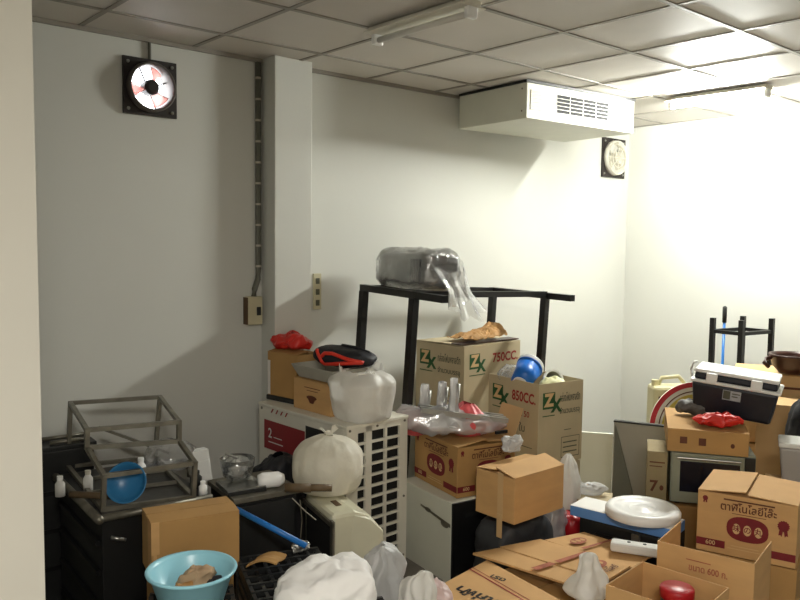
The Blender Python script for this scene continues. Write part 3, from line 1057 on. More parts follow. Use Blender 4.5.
printed(t, face_m('front', .33, .22, .165), 'ink_brown', carton_mark)
printed(t, face_m('front', .33, .22, .165), 'ink_brown', lambda b: (p_rect(b, .10, .125, .24, .129), p_rect(b, .12, .110, .22, .113)))
t = root('foam_tray', 'grey foam tray standing on the small tan carton', 'tray', (1.665, -.63, CT + .172), R(-88))
bm = B()
for za, zb, a0, a1 in ((0, .07, .15, .185),):
    lo = [(-.15, -.09), (.15, -.09), (.15, .09), (-.15, .09)]
    hi = [(-.185, -.12), (.185, -.12), (.185, .12), (-.185, .12)]
    li = [(x * .95, y * .93) for x, y in lo]; hin = [(x * .96, y * .94) for x, y in hi]
    v0 = [bm.verts.new((*p, za)) for p in lo]; v1 = [bm.verts.new((*p, zb)) for p in hi]
    v2 = [bm.verts.new((*p, zb)) for p in hin]; v3 = [bm.verts.new((*p, za + .008)) for p in li]
    bm.faces.new(v0[::-1]); bm.faces.new(v3)
    for i in range(4):
        j = (i + 1) % 4
        bm.faces.new((v0[i], v0[j], v1[j], v1[i])); bm.faces.new((v1[i], v1[j], v2[j], v2[i])); bm.faces.new((v2[i], v2[j], v3[j], v3[i]))
part('shell', bm, 'foam_grey', t, bevel=.003)
# black and red sports bag
t = root('sports_bag', 'black soft bag with a bright red zigzag stripe lying on the grey tray', 'bag', (1.735, -.68, CT + .232), R(-68))


def bagtop(x, y):
    """height of the bag surface over local x (length) and y"""
    u = x / .19
    return max(0.0, (1 - abs(u) ** 2.6)) ** .5 * max(0, 1 - (y / .10) ** 2) ** .5


bm = B(); blob(bm, .185, .095, .052, e=2.6, crump=.008, freq=9, seed=4, base=0)
for v in bm.verts:
    v.co.z *= 1.25 - .9 * (v.co.x + .185)
body = part('body', bm, 'bag_black', t, smooth=True)
from mathutils.bvhtree import BVHTree
tree = BVHTree.FromPolygons([tuple(v.co) for v in body.data.vertices], [tuple(p.vertices) for p in body.data.polygons])
bm = B()
way = [(-.135, .092), (-.105, .055), (-.085, .020), (.00, .030), (.10, .042), (.150, .044), (.06, .062), (-.03, .082), (-.075, .080), (-.095, .060)]
pts = []
for (xa, za), (xb, zb) in zip(way, way[1:]):
    for q_ in range(6):
        f = q_ / 6
        hit = tree.ray_cast(Vector((xa + (xb - xa) * f, -.5, za + (zb - za) * f)), Vector((0, 1, 0)))[0]
        if hit:
            pts.append(hit - Vector((0, .001, 0)))
tube(bm, pts, .0105, 8)
part('red_stripe', bm, 'orange_red', t, smooth=True)
bm = B(); tube(bm, [(-.02, 0, .118), (.06, .0, .112), (.14, .01, .09), (.185, .0, .05)], .008, 8)
part('strap', bm, 'bag_black', t, smooth=True)
# white bag
t = root('plastic_bag', 'full white translucent plastic bag with open top on the condenser corner', 'bag', (1.685, -.895, CT))
bm = B(); sack(bm, [(.115, 0), (.135, .012), (.148, .08), (.160, .16), (.158, .20), (.125, .235), (.075, .250)], folds=7, amp=.07, crump=.010, seed=21, sq=2.6)
part('body', bm, 'film_milky', t, smooth=True)
for a, hgt in ((2.4, .05), (0.2, .065), (4.3, .04)):
    bm = B()

    def ear(u, v, a=a, hgt=hgt):
        w = (v - .5) * .13 * (1 - .6 * u)
        c = Vector((math.cos(a), math.sin(a), 0)); s = Vector((-c.y, c.x, 0))
        return c * (.10 + .02 * u) + s * w + Vector((0, 0, .222 + hgt * u + .012 * math.sin(9 * v + 4 * u)))
    sheet(bm, 6, 10, ear)
    part('open_edge', bm, 'film_milky', t, smooth=True)

# ================================================================ CREAM APPLIANCE, WHITE TIED SACK
t = root('cream_appliance', 'cream plastic appliance casing with an open dark side, in front of the condenser', 'appliance', (1.13, -1.42, 0), R(-14))
bm = B()
w, d, h = .235, .37, .60
prof = [(0, 0), (w, 0), (w, h - .10), (w - .05, h - .035), (w * .45, h), (0, h - .005)]
fa = [bm.verts.new((x, .0 + (.035 if z > .5 else 0), z)) for x, z in prof]
bb = [bm.verts.new((x, d, z)) for x, z in prof]
bm.faces.new(fa[::-1]); bm.faces.new(bb)
for i in range(len(prof)):
    j = (i + 1) % len(prof)
    bm.faces.new((fa[i], fa[j], bb[j], bb[i]))
part('casing', bm, 'cream_plastic', t, bevel=.018)
part('side_opening', box(-.003, 0, .03, d - .03, .10, h - .055), 'black_void', t)
bm = B()
bx(bm, -.010, 0, 0, .03, .05, h - .02); bx(bm, -.010, 0, .0, d, h - .05, h - .03)
part('side_frame', bm, 'steel_grey', t)
part('top_slot', box(.06, .085, .13, .20, h - .003, h + .001), 'label_brown', t)
t = root('tied_sack', 'round full white plastic sack tied in a knot, in front of the red panel', 'sack', (1.325, -1.100, .603))
bm = B(); sack(bm, [(.09, 0), (.135, .006), (.160, .055), (.166, .12), (.152, .18), (.108, .225), (.05, .247), (.022, .254)], folds=13, amp=.06, crump=.008, seed=8)
part('body', bm, 'film_white', t, smooth=True)
bm = B(); blob(bm, .020, .020, .014, e=2, crump=.004, freq=30, M=Matrix.Translation((0, 0, .250)))
part('knot', bm, 'film_white', t, smooth=True)
for s in (-1, 1):
    bm = B()

    def ear(u, v, s=s):
        return Vector((s * (.006 + .032 * u) + (v - .5) * .012, (v - .5) * .05 * (.3 + u),   .264 + .034 * u - .012 * abs(v - .5) * 2))
    sheet(bm, 6, 6, ear)
    part('bag_ear', bm, 'film_white', t, smooth=True)

# ================================================================ BROWN BOX, BASIN, CRATES IN THE LEFT FOREGROUND
carton('plain carton hidden under the brown taped box', (.405, -1.275, 0), R(-13), .30, .18, .475, 'kraft_dark', lift=.002)
t = carton('plain brown closed box behind the light blue basin', (.390, -1.278, .482), R(-13), .335, .19, .222, 'kraft_dark', lift=.002)
printed(t, face_m('left', .335, .19, .222), 'kraft', lambda b: p_rect(b, .13, .02, .1895, .225), 'tape_strip')
printed(t, face_m('front', .335, .19, .222), 'kraft', lambda b: (p_rect(b, .0005, .10, .030, .225), p_rect(b, .008, .05, .020, .10)), 'tape_strip')


def crate(label, loc, rz, w, d, h, name='plastic_crate', group=None):
    """black slatted produce crate standing upside down: ribbed base on top"""
    t = root(name, label, 'crate', loc, rz, group)
    bm = B()
    for z in [h * f for f in (.02, .22, .42, .62, .82)]:
        bx(bm, -w / 2, w / 2, -d / 2, -d / 2 + .012, z, z + h * .11); bx(bm, -w / 2, w / 2, d / 2 - .012, d / 2, z, z + h * .11)
        bx(bm, -w / 2, -w / 2 + .012, -d / 2, d / 2, z, z + h * .11); bx(bm, w / 2 - .012, w / 2, -d / 2, d / 2, z, z + h * .11)
    part('side_slats', bm, 'black_plastic', t)
    for sx in (-1, 1):
        for sy in (-1, 1):
            part('corner_post', box(min(sx * (w / 2 + .004), sx * (w / 2 - .02)), max(sx * (w / 2 + .004), sx * (w / 2 - .02)),
                                    min(sy * (d / 2 + .004), sy * (d / 2 - .02)), max(sy * (d / 2 + .004), sy * (d / 2 - .02)), 0, h - .012), 'black_plastic', t, bevel=.003)
    bm = B()
    n = int(w / .045)
    for k in range(n + 1):
        x = -w / 2 + .006 + (w - .012) * k / n
        bx(bm, x - .007, x + .007, -d / 2, d / 2, h - .02, h - .004)
    n = int(d / .06)
    for k in range(n + 1):
        y = -d / 2 + .006 + (d - .012) * k / n
        bx(bm, -w / 2, w / 2, y - .007, y + .007, h - .018, h)
    part('base_grid', bm, 'black_plastic', t)
    return t


crate('black slatted crate on top of its stack beside the cream appliance', (.80, -1.59, .252), R(-20), .33, .46, .25, group=None)
crate('black slatted crate at the bottom of the stack beside the cream appliance', (.80, -1.59, 0), R(-20), .33, .46, .25)
crate('black slatted crate directly under the light blue basin', (.40, -1.595, .252), R(-25), .29, .29, .25)
crate('black slatted crate on the floor, lowest under the blue basin', (.40, -1.595, 0), R(-25), .29, .29, .25)
crate('black slatted crate under the white cloth bag', (.745, -2.02, .252), R(-20), .34, .28, .25)
crate('black slatted crate on the floor, lowest under the white cloth bag', (.745, -2.02, 0), R(-20), .34, .28, .25)
t = root('flat_cardboard', 'torn scrap of brown cardboard lying on the black crate', 'cardboard', (.765, -1.475, .503), R(-60))
bm = B(); sheet(bm, 8, 4, lambda u, v: Vector(((u - .5) * .13, (v - .5) * .085, .010 + .018 * math.sin(PI * u) + .03 * u + .004 * math.sin(7 * v))), .006)
part('sheet', bm, 'kraft_dark', t)

bm = B(); blob(bm, .032, .028, .022, e=2, crump=.016, freq=34, seed=19, base=0)
thing('foil_ball', bm, 'steel_bright', 'crumpled silvery foil at the back edge of the black crate, under the blue pipe end', 'foil', (.955, -1.425, .503), smooth=True)
t = root('plastic_basin', 'light blue plastic basin holding rags, left foreground', 'basin', (.395, -1.60, .502))
bm = B()
lathe(bm, [(0, 0), (.095, 0), (.100, .004), (.138, .125), (.150, .130), (.153, .138), (.150, .142), (.141, .140), (.133, .128), (.097, .010), (0, .010)], 56)
part('body', bm, 'basin_blue', t, smooth=True)
for i, (x, y, s, m, lb) in enumerate(((.02, .01, 1.0, 'rag_beige', 'crumpled beige rag lying in the light blue basin'), (-.045, -.03, .7, 'paper_brown', 'brown crumpled cloth at the left in the blue basin'),
                                      (.075, -.035, .5, 'rag_dark', 'small dark rag at the right edge inside the blue basin'))):
    bm = B(); blob(bm, .065 * s, .05 * s, .045 * s, e=2.2, crump=.020, freq=22, seed=i + 1, base=0)
    thing('rag', bm, m, lb, 'cloth', (.395 + x, -1.60 + y, .512 + (.03 if s > .6 else .045)), R(30 * i), smooth=True)
bm = B(); blob(bm, .092, .092, .022, e=2.2, crump=.006, freq=20, base=0)
thing('rag', bm, 'rag_dark', 'dark wet cloth at the bottom of the light blue basin', 'cloth', (.395, -1.60, .513), smooth=True)

# blue pipe
a, b = PD(236, 509, 3.22), PD(306, 546, 3.12)
bm = B(); tube(bm, [(a.x, a.y, a.z), (b.x, b.y, b.z)], .012, 14)
thing('plastic_pipe', bm, 'pipe_blue', 'thin blue plastic pipe slanting between the brown box and the crates', 'pipe', (0, 0, 0), smooth=True)

# white cloth bag
t = root('cloth_bag', 'white cloth bag lying on the black crate at the bottom edge', 'bag', (.705, -1.945, .502), R(-40))
bm = B(); blob(bm, .170, .125, .092, e=3.0, seg=64, rings=36, crump=.026, freq=12, seed=9, base=0)
for v in bm.verts:
    v.co.z *= 1.0 + .5 * v.co.x / .18 * .35
part('body', bm, 'cloth_white', t, smooth=True)
# clear bags
for i, (x, y, r, h, m, lb, lean) in enumerate((
        (1.060, -1.765, .100, .60, 'film_dull', 'crumpled clear plastic bag between the crates and the cardboard, standing tallest', (.02, -.04)),
        (1.105, -1.950, .075, .53, 'film_milky', 'greyish plastic bag right of the white cloth bag', (.03, .0)),
        (1.235, -1.905, .068, .46, 'film_pink', 'pinkish white plastic bag beside the flattened cardboard', (.04, .03)))):
    bm = B(); sack(bm, [(r * .7, 0), (r, .05), (r * 1.05, h * .6), (r * .85, h * .85), (r * .4, h * .97), (r * .1, h)], folds=8, amp=.14, crump=.034, seed=31 + i, lean=lean)
    thing('plastic_bag', bm, m, lb, 'bag', (x, y, 0), smooth=True)

# ================================================================ WHITE AND BLACK CABINET, FRUIT CARTON, WRAPPED BUNDLE
t = root('small_cabinet', 'small cabinet with white side and black front under the printed carton', 'cabinet', (1.985, -1.265, 0), R(-8))
part('body', box(0, .46, .012, .485, .0, .43), 'white_panel', t, bevel=.003)
part('front_door', box(.002, .458, 0, .012, .004, .428), 'black_paint', t, bevel=.002)
printed(t, face_m('front', .46, .52, .43), 'black_plastic', lambda b: p_rect(b, .08, .345, .16, .368, .001), 'badge')
printed(t, face_m('left', .46, .485, .43), 'steel_grey', lambda b: (p_poly(b, [(.20, .338), (.47, .300), (.47, .318), (.20, .350)]), p_oval(b, .42, .305, .035, .018), p_oval(b, .27, .336, .03, .012)), 'printed_mark')


def fruit_print(w, h, txt, num):
    def maroon(b):
        p_oval(b, w * .52, h * .47, w * .21, h * .20, e=2.6)
        p_rosette(b, w * .87, h * .64, w * .062)
        p_rect(b, 0.001, h * .10, w * .30, h * .22); p_rect(b, w * .70, h * .10, w - .001, h * .22)
        p_rosette(b, w * .08, h * .88, w * .03)

    def brown(b):
        p_rect(b, w * .27, h * .90, w * .78, h * .925)
        p_text(b, txt, w * .52, h * .79, h * .17, width=w * .56, bold=.02)
        p_rect(b, w * .36, h * .695, w * .70, h * .705)

    def cream(b):
        for k in range(3):
            p_oval(b, w * (.41 + .11 * k), h * .46, w * .04, h * .085, .0008)
        p_text(b, num, w * .15, h * .16, h * .10, d=.0008)
        p_rect(b, w * .33, h * .125, w * .67, h * .135); p_rect(b, w * .36, h * .17, w * .64, h * .18)

    def marks(b):
        for k in range(3):
            p_text(b, '味の丸'[k], w * (.41 + .11 * k), h * .46, h * .12, d=.0014)
    return maroon, brown, cream, marks


def fruit_faces(t, w, d, h, sides=('front', 'left'), m1='ink_maroon'):
    for s in sides:
        ww = w if s == 'front' else d
        a, b, c, e = fruit_print(ww, h, 'ตาฬิโนโลยีไล๊ะ', '600')
        M = face_m(s, w, d, h)
        printed(t, M, m1, a); printed(t, M, 'ink_brown', b); printed(t, M, 'ink_cream', c); printed(t, M, m1, e)


FW_, FD_, FH_ = .37, .44, .27
t = carton('brown carton printed with dark red ovals, under the plastic-wrapped bundle', (2.055, -1.225, .432), R(-12), FW_, FD_, FH_, 'kraft_dark', lift=.022, seam='y')
fruit_faces(t, FW_, FD_, FH_)
bm = B(); bx(bm, 0, .004, .01, .20, 0, .17, Matrix.Translation((FW_ - .004, 0, FH_ + .004)) @ Matrix.Rotation(R(20), 4, 'Y'))
part('raised_flap', bm, 'kraft_pale', t)

# bundle of steel legs wrapped in plastic
bz = .432 + FH_ + .03
t = root('wrapped_bundle', 'bundle of metal legs wrapped in shiny grey plastic on the printed carton', 'bundle', (2.17, -1.06, bz), R(-33))
bm = B(); blob(bm, .30, .11, .050, e=2.6, seg=72, rings=30, crump=.020, freq=12, seed=17, base=0)
for v in bm.verts:
    v.co.z *= 1.3 - 1.4 * v.co.x
part('plastic_wrap', bm, 'film_wrap', t, smooth=True)
for yy in (-.075, -.03, .025):
    bm = B(); bar(bm, (-.18, yy, .142), (.29, yy - .01, .078), .024); part('steel_bar', bm, 'steel_bright', t)
for (x, y, hh) in ((-.14, .04, .225), (-.055, .0, .25), (.0, -.045, .275)):
    bm = B(); tube(bm, [(x, y, .03), (x + .02, y, hh)], .017, 12); part('upright_leg', bm, 'steel_bright', t, smooth=True)
    bm = B(); sack(bm, [(.07, 0), (.045, .05), (.028, .10), (.024, .16), (.02, hh - .02)], seg=24, rings=18, folds=4, amp=.2, crump=.008, seed=x * 50)
    bmesh.ops.translate(bm, verts=bm.verts, vec=(x, y, .05)); part('leg_sleeve', bm, 'film_wrap', t, smooth=True)
bm = B(); bar(bm, (.22, -.10, .018), (.29, -.07, .018), .014, .016); part('dark_end', bm, 'steel_black', t)
for i, (px, py, s, lb) in enumerate(((415, 400, .9, 'small red-pink bag peeping out left behind the wrapped bundle'), (468, 396, 1.15, 'red-pink bag squeezed in behind the legs of the wrapped bundle'))):
    p = PD(px, py, 4.22)
    bm = B(); sack(bm, [(.06 * s, 0), (.085 * s, .03), (.085 * s, .09), (.06 * s, .125), (.03, .138 * s)], folds=6, amp=.22, crump=.018, seed=51 + i)
    thing('plastic_bag', bm, 'pink_bag', lb, 'bag', (p.x, p.y, bz - .012), smooth=True)
p = PD(512, 440, 3.98)
bm = B(); blob(bm, .05, .04, .035, e=2.4, crump=.024, freq=26, seed=6, base=0)
thing('plastic_bag', bm, 'film_dull', 'small clear bag between the printed carton and the half-open box', 'bag', (p.x, p.y, .70), smooth=True)

# half-open brown box and the dark bundle it stands on
bm = B(); blob(bm, .205, .125, .200, e=4, seg=56, rings=30, crump=.020, freq=8, seed=13, base=0)
thing('wrapped_bundle', bm, 'dark_grey_cloth', 'dark grey bundle on the floor below the half-open brown box', 'bundle', (2.22, -1.475, 0), R(0), smooth=True)
t = carton('brown box with half-open flaps and a hanging strip of tape', (2.005, -1.655, .428), R(0), .375, .25, .225, 'kraft', lift=.03)
bm = B(); bx(bm, -.003, -.001, .070, .105, .0, .232); bx(bm, -.006, -.003, .072, .104, -.085, .03)
part('hanging_tape', bm, 'kraft_pale', t)
p = PD(553, 515, 3.72)
bm = B(); sack(bm, [(.06, 0), (.07, .1), (.065, .28), (.05, .37), (.015, .42)], folds=6, amp=.15, crump=.02, seed=61)
thing('plastic_bag', bm, 'film_wrap', 'grey plastic bag hanging beside the dark bundle', 'bag', (2.48, -1.53, 0), smooth=True)
bm = B(); sack(bm, [(.045, 0), (.06, .1), (.06, .42), (.050, .55), (.012, .61)], folds=6, amp=.15, crump=.016, seed=64)
thing('plastic_bag', bm, 'film_milky', 'narrow milky plastic bag between the brown box and the green-printed carton', 'bag', (2.685, -1.455, 0), smooth=True)


# ================================================================ GREEN-PRINTED CARTONS
def zx_logo(b, x, y, s):
    """a square with a knocked-out Z, and an X hanging off its corner"""
    p_rect(b, x, y, x + s, y + s)
    p_text(b, 'X', x + s * 1.12, y + s * .12, s * 1.05, bold=.05)


def zx_faces(t, w, d, h, cc, z=None):
    def green(ww):
        return lambda b: (zx_logo(b, ww * .09, h * .69, h * .20), p_rect(b, ww * .09, h * .60, ww * .36, h * .612))

    def greyt(ww):
        def f(b):
            p_text(b, 'กล่องโฟมพลาสติก', ww * .70, h * .80, h * .13, width=ww * .46, bold=.02)
            p_text(b, 'จำนวนบรรจุ', ww * .70, h * .64, h * .09, width=ww * .46, bold=.02)
            p_rect(b, ww * .58, h * .40, ww * .74, h * .41)
            p_frame(b, ww * .52, h * .06, ww * .94, h * .32, .004)
            for k in range(3):
                p_rect(b, ww * .56, h * (.12 + .06 * k), ww * .88, h * (.135 + .06 * k))
        return f
    ML = face_m('left', w, d, h); MF = face_m('front', w, d, h)
    return ML, MF, green, greyt


def zx_carton(label, loc, rz, w, d, h, cc, first, open_top, flaps=None, lift=.012, tilt=(0, 0)):
    t = carton(label, loc, rz, w, d, h, 'kraft_grey', open_top=open_top, flaps=flaps, lift=lift, tilt=tilt, group=None)
    ML, MF, green, greyt = zx_faces(t, w, d, h, cc)
    for M, ww, kind in ((ML, d, first), (MF, w, 'cc' if first == 'tx' else 'tx')):
        printed(t, M, 'ink_green', green(ww))
        printed(t, M, 'ink_cream', lambda b: p_text(b, 'Z', ww * .09 + h * .10, h * .79, h * .21, bold=.05, d=.001))
        if kind == 'tx':
            printed(t, M, 'ink_grey', greyt(ww))
        else:
            printed(t, M, 'ink_red', lambda b: (p_text(b, cc, ww * .72, h * .80, h * .17, width=ww * .46, bold=.03), p_text(b, 'x 50', ww * .74, h * .60, h * .1)))
            printed(t, M, 'ink_grey', lambda b: (p_text(b, 'ใบ', ww * .70, h * .42, h * .13), p_rect(b, ww * .5, h * .2, ww * .9, h * .21)))
    return t


zx_carton('carton under the farthest green-printed carton, against the wall', (2.72, -.610, 0), R(1), .55, .44, .615, '750CC.', 'tx', False)
zx_carton('farthest green-printed carton with crumpled brown paper on top, under the table frame', (2.72, -.612, .620), R(1), .55, .44, .485, '750CC.', 'tx', False, lift=.006)
zx_carton('lowest green-printed carton at the right of its stack, under the full open one', (2.765, -1.175, 0), R(-8), .355, .44, .452, '850CC.', 'cc', False)
zx_carton('open green-printed carton full of cups and plastic bags', (2.754, -1.183, .460), R(-8), .36, .45, .485, '850CC.', 'cc', True, flaps=[])
# brown paper on the far carton
p = PD(488, 331, 5.0)
t = root('brown_paper', 'crumpled brown paper bag lying on the farthest green-printed carton', 'paper', (3.00, -.46, 1.112), R(10))
bm = B()
sheet(bm, 26, 16, lambda u, v: Vector(((u - .5) * .40, (v - .5) * .22,
      .012 + .075 * (u ** 1.5) * math.sin(PI * v) ** .7 * (1 - .25 * math.sin(PI * u)) + .022 * noise.noise(Vector((u * 5, v * 5, 1))) + .010 * noise.noise(Vector((u * 14, v * 12, 3))) + .02)), .004)
part('sheet', bm, 'paper_brown', t, smooth=False)
bm = B(); bx(bm, -.26, .30, -.15, -.06, 0, .006); thing('flat_cardboard', bm, 'bowl_brown', 'thin dark board under the crumpled brown paper', 'board', (2.97, -.44, 1.112), R(1))
# contents of the open carton: box frame
MB_ = Matrix.Translation((2.754, -1.183, .460)) @ Matrix.Rotation(R(-8), 4, 'Z')


def inb(x, y, z):
    return tuple(MB_ @ Vector((x, y, z)))


bm = B(); blob(bm, .165, .205, .20, e=5, crump=.012, freq=8, seed=71, base=0)
thing('plastic_bag', bm, 'film_milky', 'big milky bag filling the open green-printed carton', 'bag', inb(.18, .225, .006), R(-8), smooth=True)
t = root('paper_cup', 'stack of bright blue paper cups lying in the open green-printed carton', 'cup', inb(.055, .20, .480), R(15))
MC = Matrix.Translation((.04, 0, .03)) @ Matrix.Rotation(R(58), 4, 'Y')
bm = B(); lathe(bm, [(0, -.085), (.060, -.085), (.078, .055), (.070, .055), (.055, -.07), (0, -.07)], 36, MC); part('cup_wall', bm, 'cup_blue', t, smooth=True)
for zz in (.055, .068, .081):
    bm = B(); lathe(bm, [(.074, zz), (.082, zz + .002), (.083, zz + .008), (.076, zz + .010)], 36, MC); part('rim', bm, 'white_plastic' if zz > .06 else 'cup_blue', t, smooth=True)
bm = B(); lathe(bm, [(0, -.0855), (.045, -.0855), (.045, -.0885), (0, -.0885)], 30, MC); part('cup_base', bm, 'white_plastic', t)
bm = B(); sack(bm, [(.07, 0), (.095, .05), (.095, .11), (.06, .155), (.01, .175)], folds=6, amp=.15, crump=.026, seed=72)
thing('plastic_bag', bm, 'film_clear', 'clear plastic bag left of the blue cups', 'bag', inb(.10, .345, .385), smooth=True)
bm = B(); blob(bm, .085, .065, .045, e=2.2, crump=.016, freq=16, seed=73, base=0)
thing('plastic_bag', bm, 'yellow_pale', 'pale yellow plastic bag below the blue cups', 'bag', inb(.20, .10, .405), smooth=True)
t = root('plastic_tub', 'grey tub with white rim lying at the right in the open carton', 'tub', inb(.275, .19, .455), R(-30))
MC = Matrix.Rotation(R(70), 4, 'X')
bm = B(); lathe(bm, [(0, -.05), (.045, -.05), (.055, .04), (.050, .04), (.042, -.04), (0, -.04)], 30, MC); part('body', bm, 'bottle_grey', t, smooth=True)
bm = B(); lathe(bm, [(.050, .036), (.064, .036), (.064, .052), (.050, .052)], 30, MC, close=True); part('rim', bm, 'white_plastic', t)

# ================================================================ FLATTENED CARDBOARD
carton('low brown carton under the flattened cardboard', (1.42, -2.16, 0), R(-3), .93, .46, .275, 'kraft_dark', lift=.0)


def quadmap(P00, P10, P11, P01):
    P00, P10, P11, P01 = [Vector(p) for p in (P00, P10, P11, P01)]
    return lambda u, v: P00 * (1 - u) * (1 - v) + P10 * u * (1 - v) + P11 * u * v + P01 * (1 - u) * v


def flat_box(label, Q, z, panels, m, group=None, dips=0.0, th=.008, prints=()):
    c = Q(.5, .5)
    t = root('flattened_cardboard_box', label, 'cardboard', (c.x, c.y, z), 0, group)
    for (u0, u1, v0, v1, dz) in panels:
        bm = B()
        sheet(bm, 3, 3, lambda a, b: Q(u0 + (u1 - u0) * a, v0 + (v1 - v0) * b) - Vector((c.x, c.y, 0)) + Vector((0, 0, th + dz * (a * b) + dips * (abs(u0 + (u1 - u0) * a - .5)))), th)
        part('panel', bm, m, t)
    return t, c


QB = quadmap((1.366, -1.741, 0), (1.80, -1.676, 0), (1.73, -2.17, 0), (1.30, -2.235, 0))
zz = .277
for i in range(4):
    lb = ('lowest', 'second', 'third', 'top')[i]
    t, c = flat_box('flattened brown carton with dark red line, %s of the pile at the bottom edge' % lb if i < 3 else 'flattened brown carton printed upside down with dark letters, bottom edge of the picture',
                    QB, zz, [(0.0 + .012 * i, 1, 0, 1, 0)], 'kraft', 'flattened cartons in the foreground pile', th=.009)
    if i == 3:
        def mr(b):
            for f, w_ in ((.70, .008), (.745, .004)):
                a0, a1 = QB(f, .0) - c, QB(f, 1.0) - c
                n_ = Vector((a1.y - a0.y, -(a1.x - a0.x), 0)).normalized() * w_
                p_poly(b, [(a0.x, a0.y), (a1.x, a1.y), (a1.x + n_.x, a1.y + n_.y), (a0.x + n_.x, a0.y + n_.y)])
        printed(t, Matrix.Translation((0, 0, .0105)), 'ink_red', mr)

        def br(b):
            k = QB(.42, .50) - c
            p_text(b, 'ตาเจ๊ไก่ฟ้า', k.x, k.y, .075, rot=R(97), width=.34, bold=.03)
            k = QB(.80, .30) - c
            p_text(b, 'ตรา', k.x, k.y, .05, rot=R(97), bold=.03)
        printed(t, Matrix.Translation((0, 0, .0105)), 'black_plastic', br)
    zz += .0115
QA = quadmap((1.779, -1.606, 0), (2.395, -1.768, 0), (2.412, -2.154, 0), (1.871, -2.185, 0))
t, c = flat_box('big flattened carton with open slits lying on top of the cardboard pile', QA, .327,
                [(0, .225, .0, .97, 0), (.25, .61, -.02, .49, .004), (.25, .62, .49, .985, .008), (.62, 1.0, .02, .5, 0), (.62, .86, .5, 1.0, .006), (.875, 1.0, .5, .97, -.006)], 'kraft', th=.010)


def ap(u, v):
    k = QA(u, v) - c
    return k.x, k.y


def amr(b):
    for u0, u1, v0, v1 in ((.02, .22, .50, .56), (.26, .60, .505, .56), (.64, .98, .42, .46)):
        p_poly(b, [ap(u0, v0), ap(u1, v0), ap(u1, v1), ap(u0, v1)])
    k = ap(.44, .77); p_oval(b, k[0], k[1], .058, .036)
    k = ap(.76, .26); p_oval(b, k[0], k[1], .050, .032)
    k = ap(.52, .62); p_rosette(b, k[0], k[1], .018)


printed(t, Matrix.Translation((0, 0, .0205)), 'ink_faded', amr)


def acr(b):
    for (u, v) in ((.44, .77), (.76, .26)):
        for q_ in (-.045, 0, .045):
            k = ap(u + q_, v); p_oval(b, k[0], k[1], .010, .015, .0008)


printed(t, Matrix.Translation((0, 0, .0205)), 'kraft', acr)
printed(t, Matrix.Translation((0, 0, .0205)), 'ink_brown', lambda b: (p_text(b, 'ตาฬิโนโลยี', ap(.38, .90)[0], ap(.38, .90)[1], .045, rot=R(0), width=.16)))
p = PD(574, 590, 2.95)
bm = B(); sack(bm, [(.07, 0), (.085, .02), (.070, .06), (.045, .10), (.034, .14), (.028, .165), (.010, .175)], folds=4, amp=.34, crump=.024, seed=81)
thing('plastic_bag', bm, 'film_milky', 'white plastic bag standing up on the cardboard at the bottom edge', 'bag', (1.80, -2.22, .35), smooth=True)
p = PZ(637, 538, .38)
t = root('foam_block', 'white moulded foam block lying at the right edge of the flattened carton', 'foam', (2.335, -2.10, .350), R(-62))
part('block', box(-.11, .11, -.035, .035, 0, .045), 'foam_white', t, bevel=.012)
for x in (-.03, .04):
    bm = B(); lathe(bm, [(0, .002), (.008, .002), (.008, 0)], 12, Matrix.Translation((x, .0, .045))); part('hole', bm, 'black_plastic', t)

# ================================================================ BLACK CASE, BLUE BOX, ROUND LID
t = root('black_case', 'low black case under the blue and white box and round platter', 'case', (2.455, -1.70, 0), R(-84))
part('body', box(0, .46, 0, .22, 0, .385), 'black_plastic', t, bevel=.012)
part('handle', box(.10, .24, -.02, .0, .30, .33), 'steel_black', t, bevel=.005)
part('latch', box(.29, .33, -.012, 0, .33, .372), 'steel_bright', t)
t = root('flat_box', 'flat blue and white cardboard box sticking out under the round white platter', 'box', (2.425, -1.665, .386), R(-80))
part('body', box(0, .52, 0, .175, 0, .05), 'box_blue', t, bevel=.003)
part('white_top', box(.002, .518, .002, .173, .05, .052), 'white_plastic', t)
t = root('serving_platter', 'large round white plastic platter lying upside down on the black case', 'platter', (2.575, -1.985, .440))
bm = B()
lathe(bm, [(0, .041), (.034, .041), (.042, .034), (.122, .034), (.130, .042), (.150, .047), (.168, .044), (.178, .030), (.178, .002), (.172, .0), (.0, 0)], 64)
part('body', bm, 'white_plastic', t, smooth=True)
bm = B(); lathe(bm, [(.060, .0345), (.065, .037), (.070, .0345)], 48); part('ring', bm, 'white_plastic', t, smooth=True)
bm = B(); blob(bm, .10, .035, .03, e=2, crump=.02, freq=25, seed=91, base=0)
p = PD(620, 492, 4.3)
thing('bubble_wrap', bm, 'film_dull', 'crumpled printed plastic film lying behind the round white platter', 'plastic film', (2.80, -1.52, .378), R(-50), smooth=True)
p = PD(640, 490, 4.35)
carton('low pale box behind the round platter holding up crumpled film', (2.68, -1.50, 0), R(-58), .20, .17, .372, 'kraft_grey', lift=0)
p = PD(572, 508, 4.15)
bm = B(); sack(bm, [(.07, 0), (.085, .1), (.08, .26), (.05, .33), (.01, .35)], folds=6, amp=.14, crump=.02, seed=95)
thing('plastic_bag', bm, 'red_cap', 'dark red plastic bag left of the blue and white box', 'bag', (p.x, p.y, 0), smooth=True)

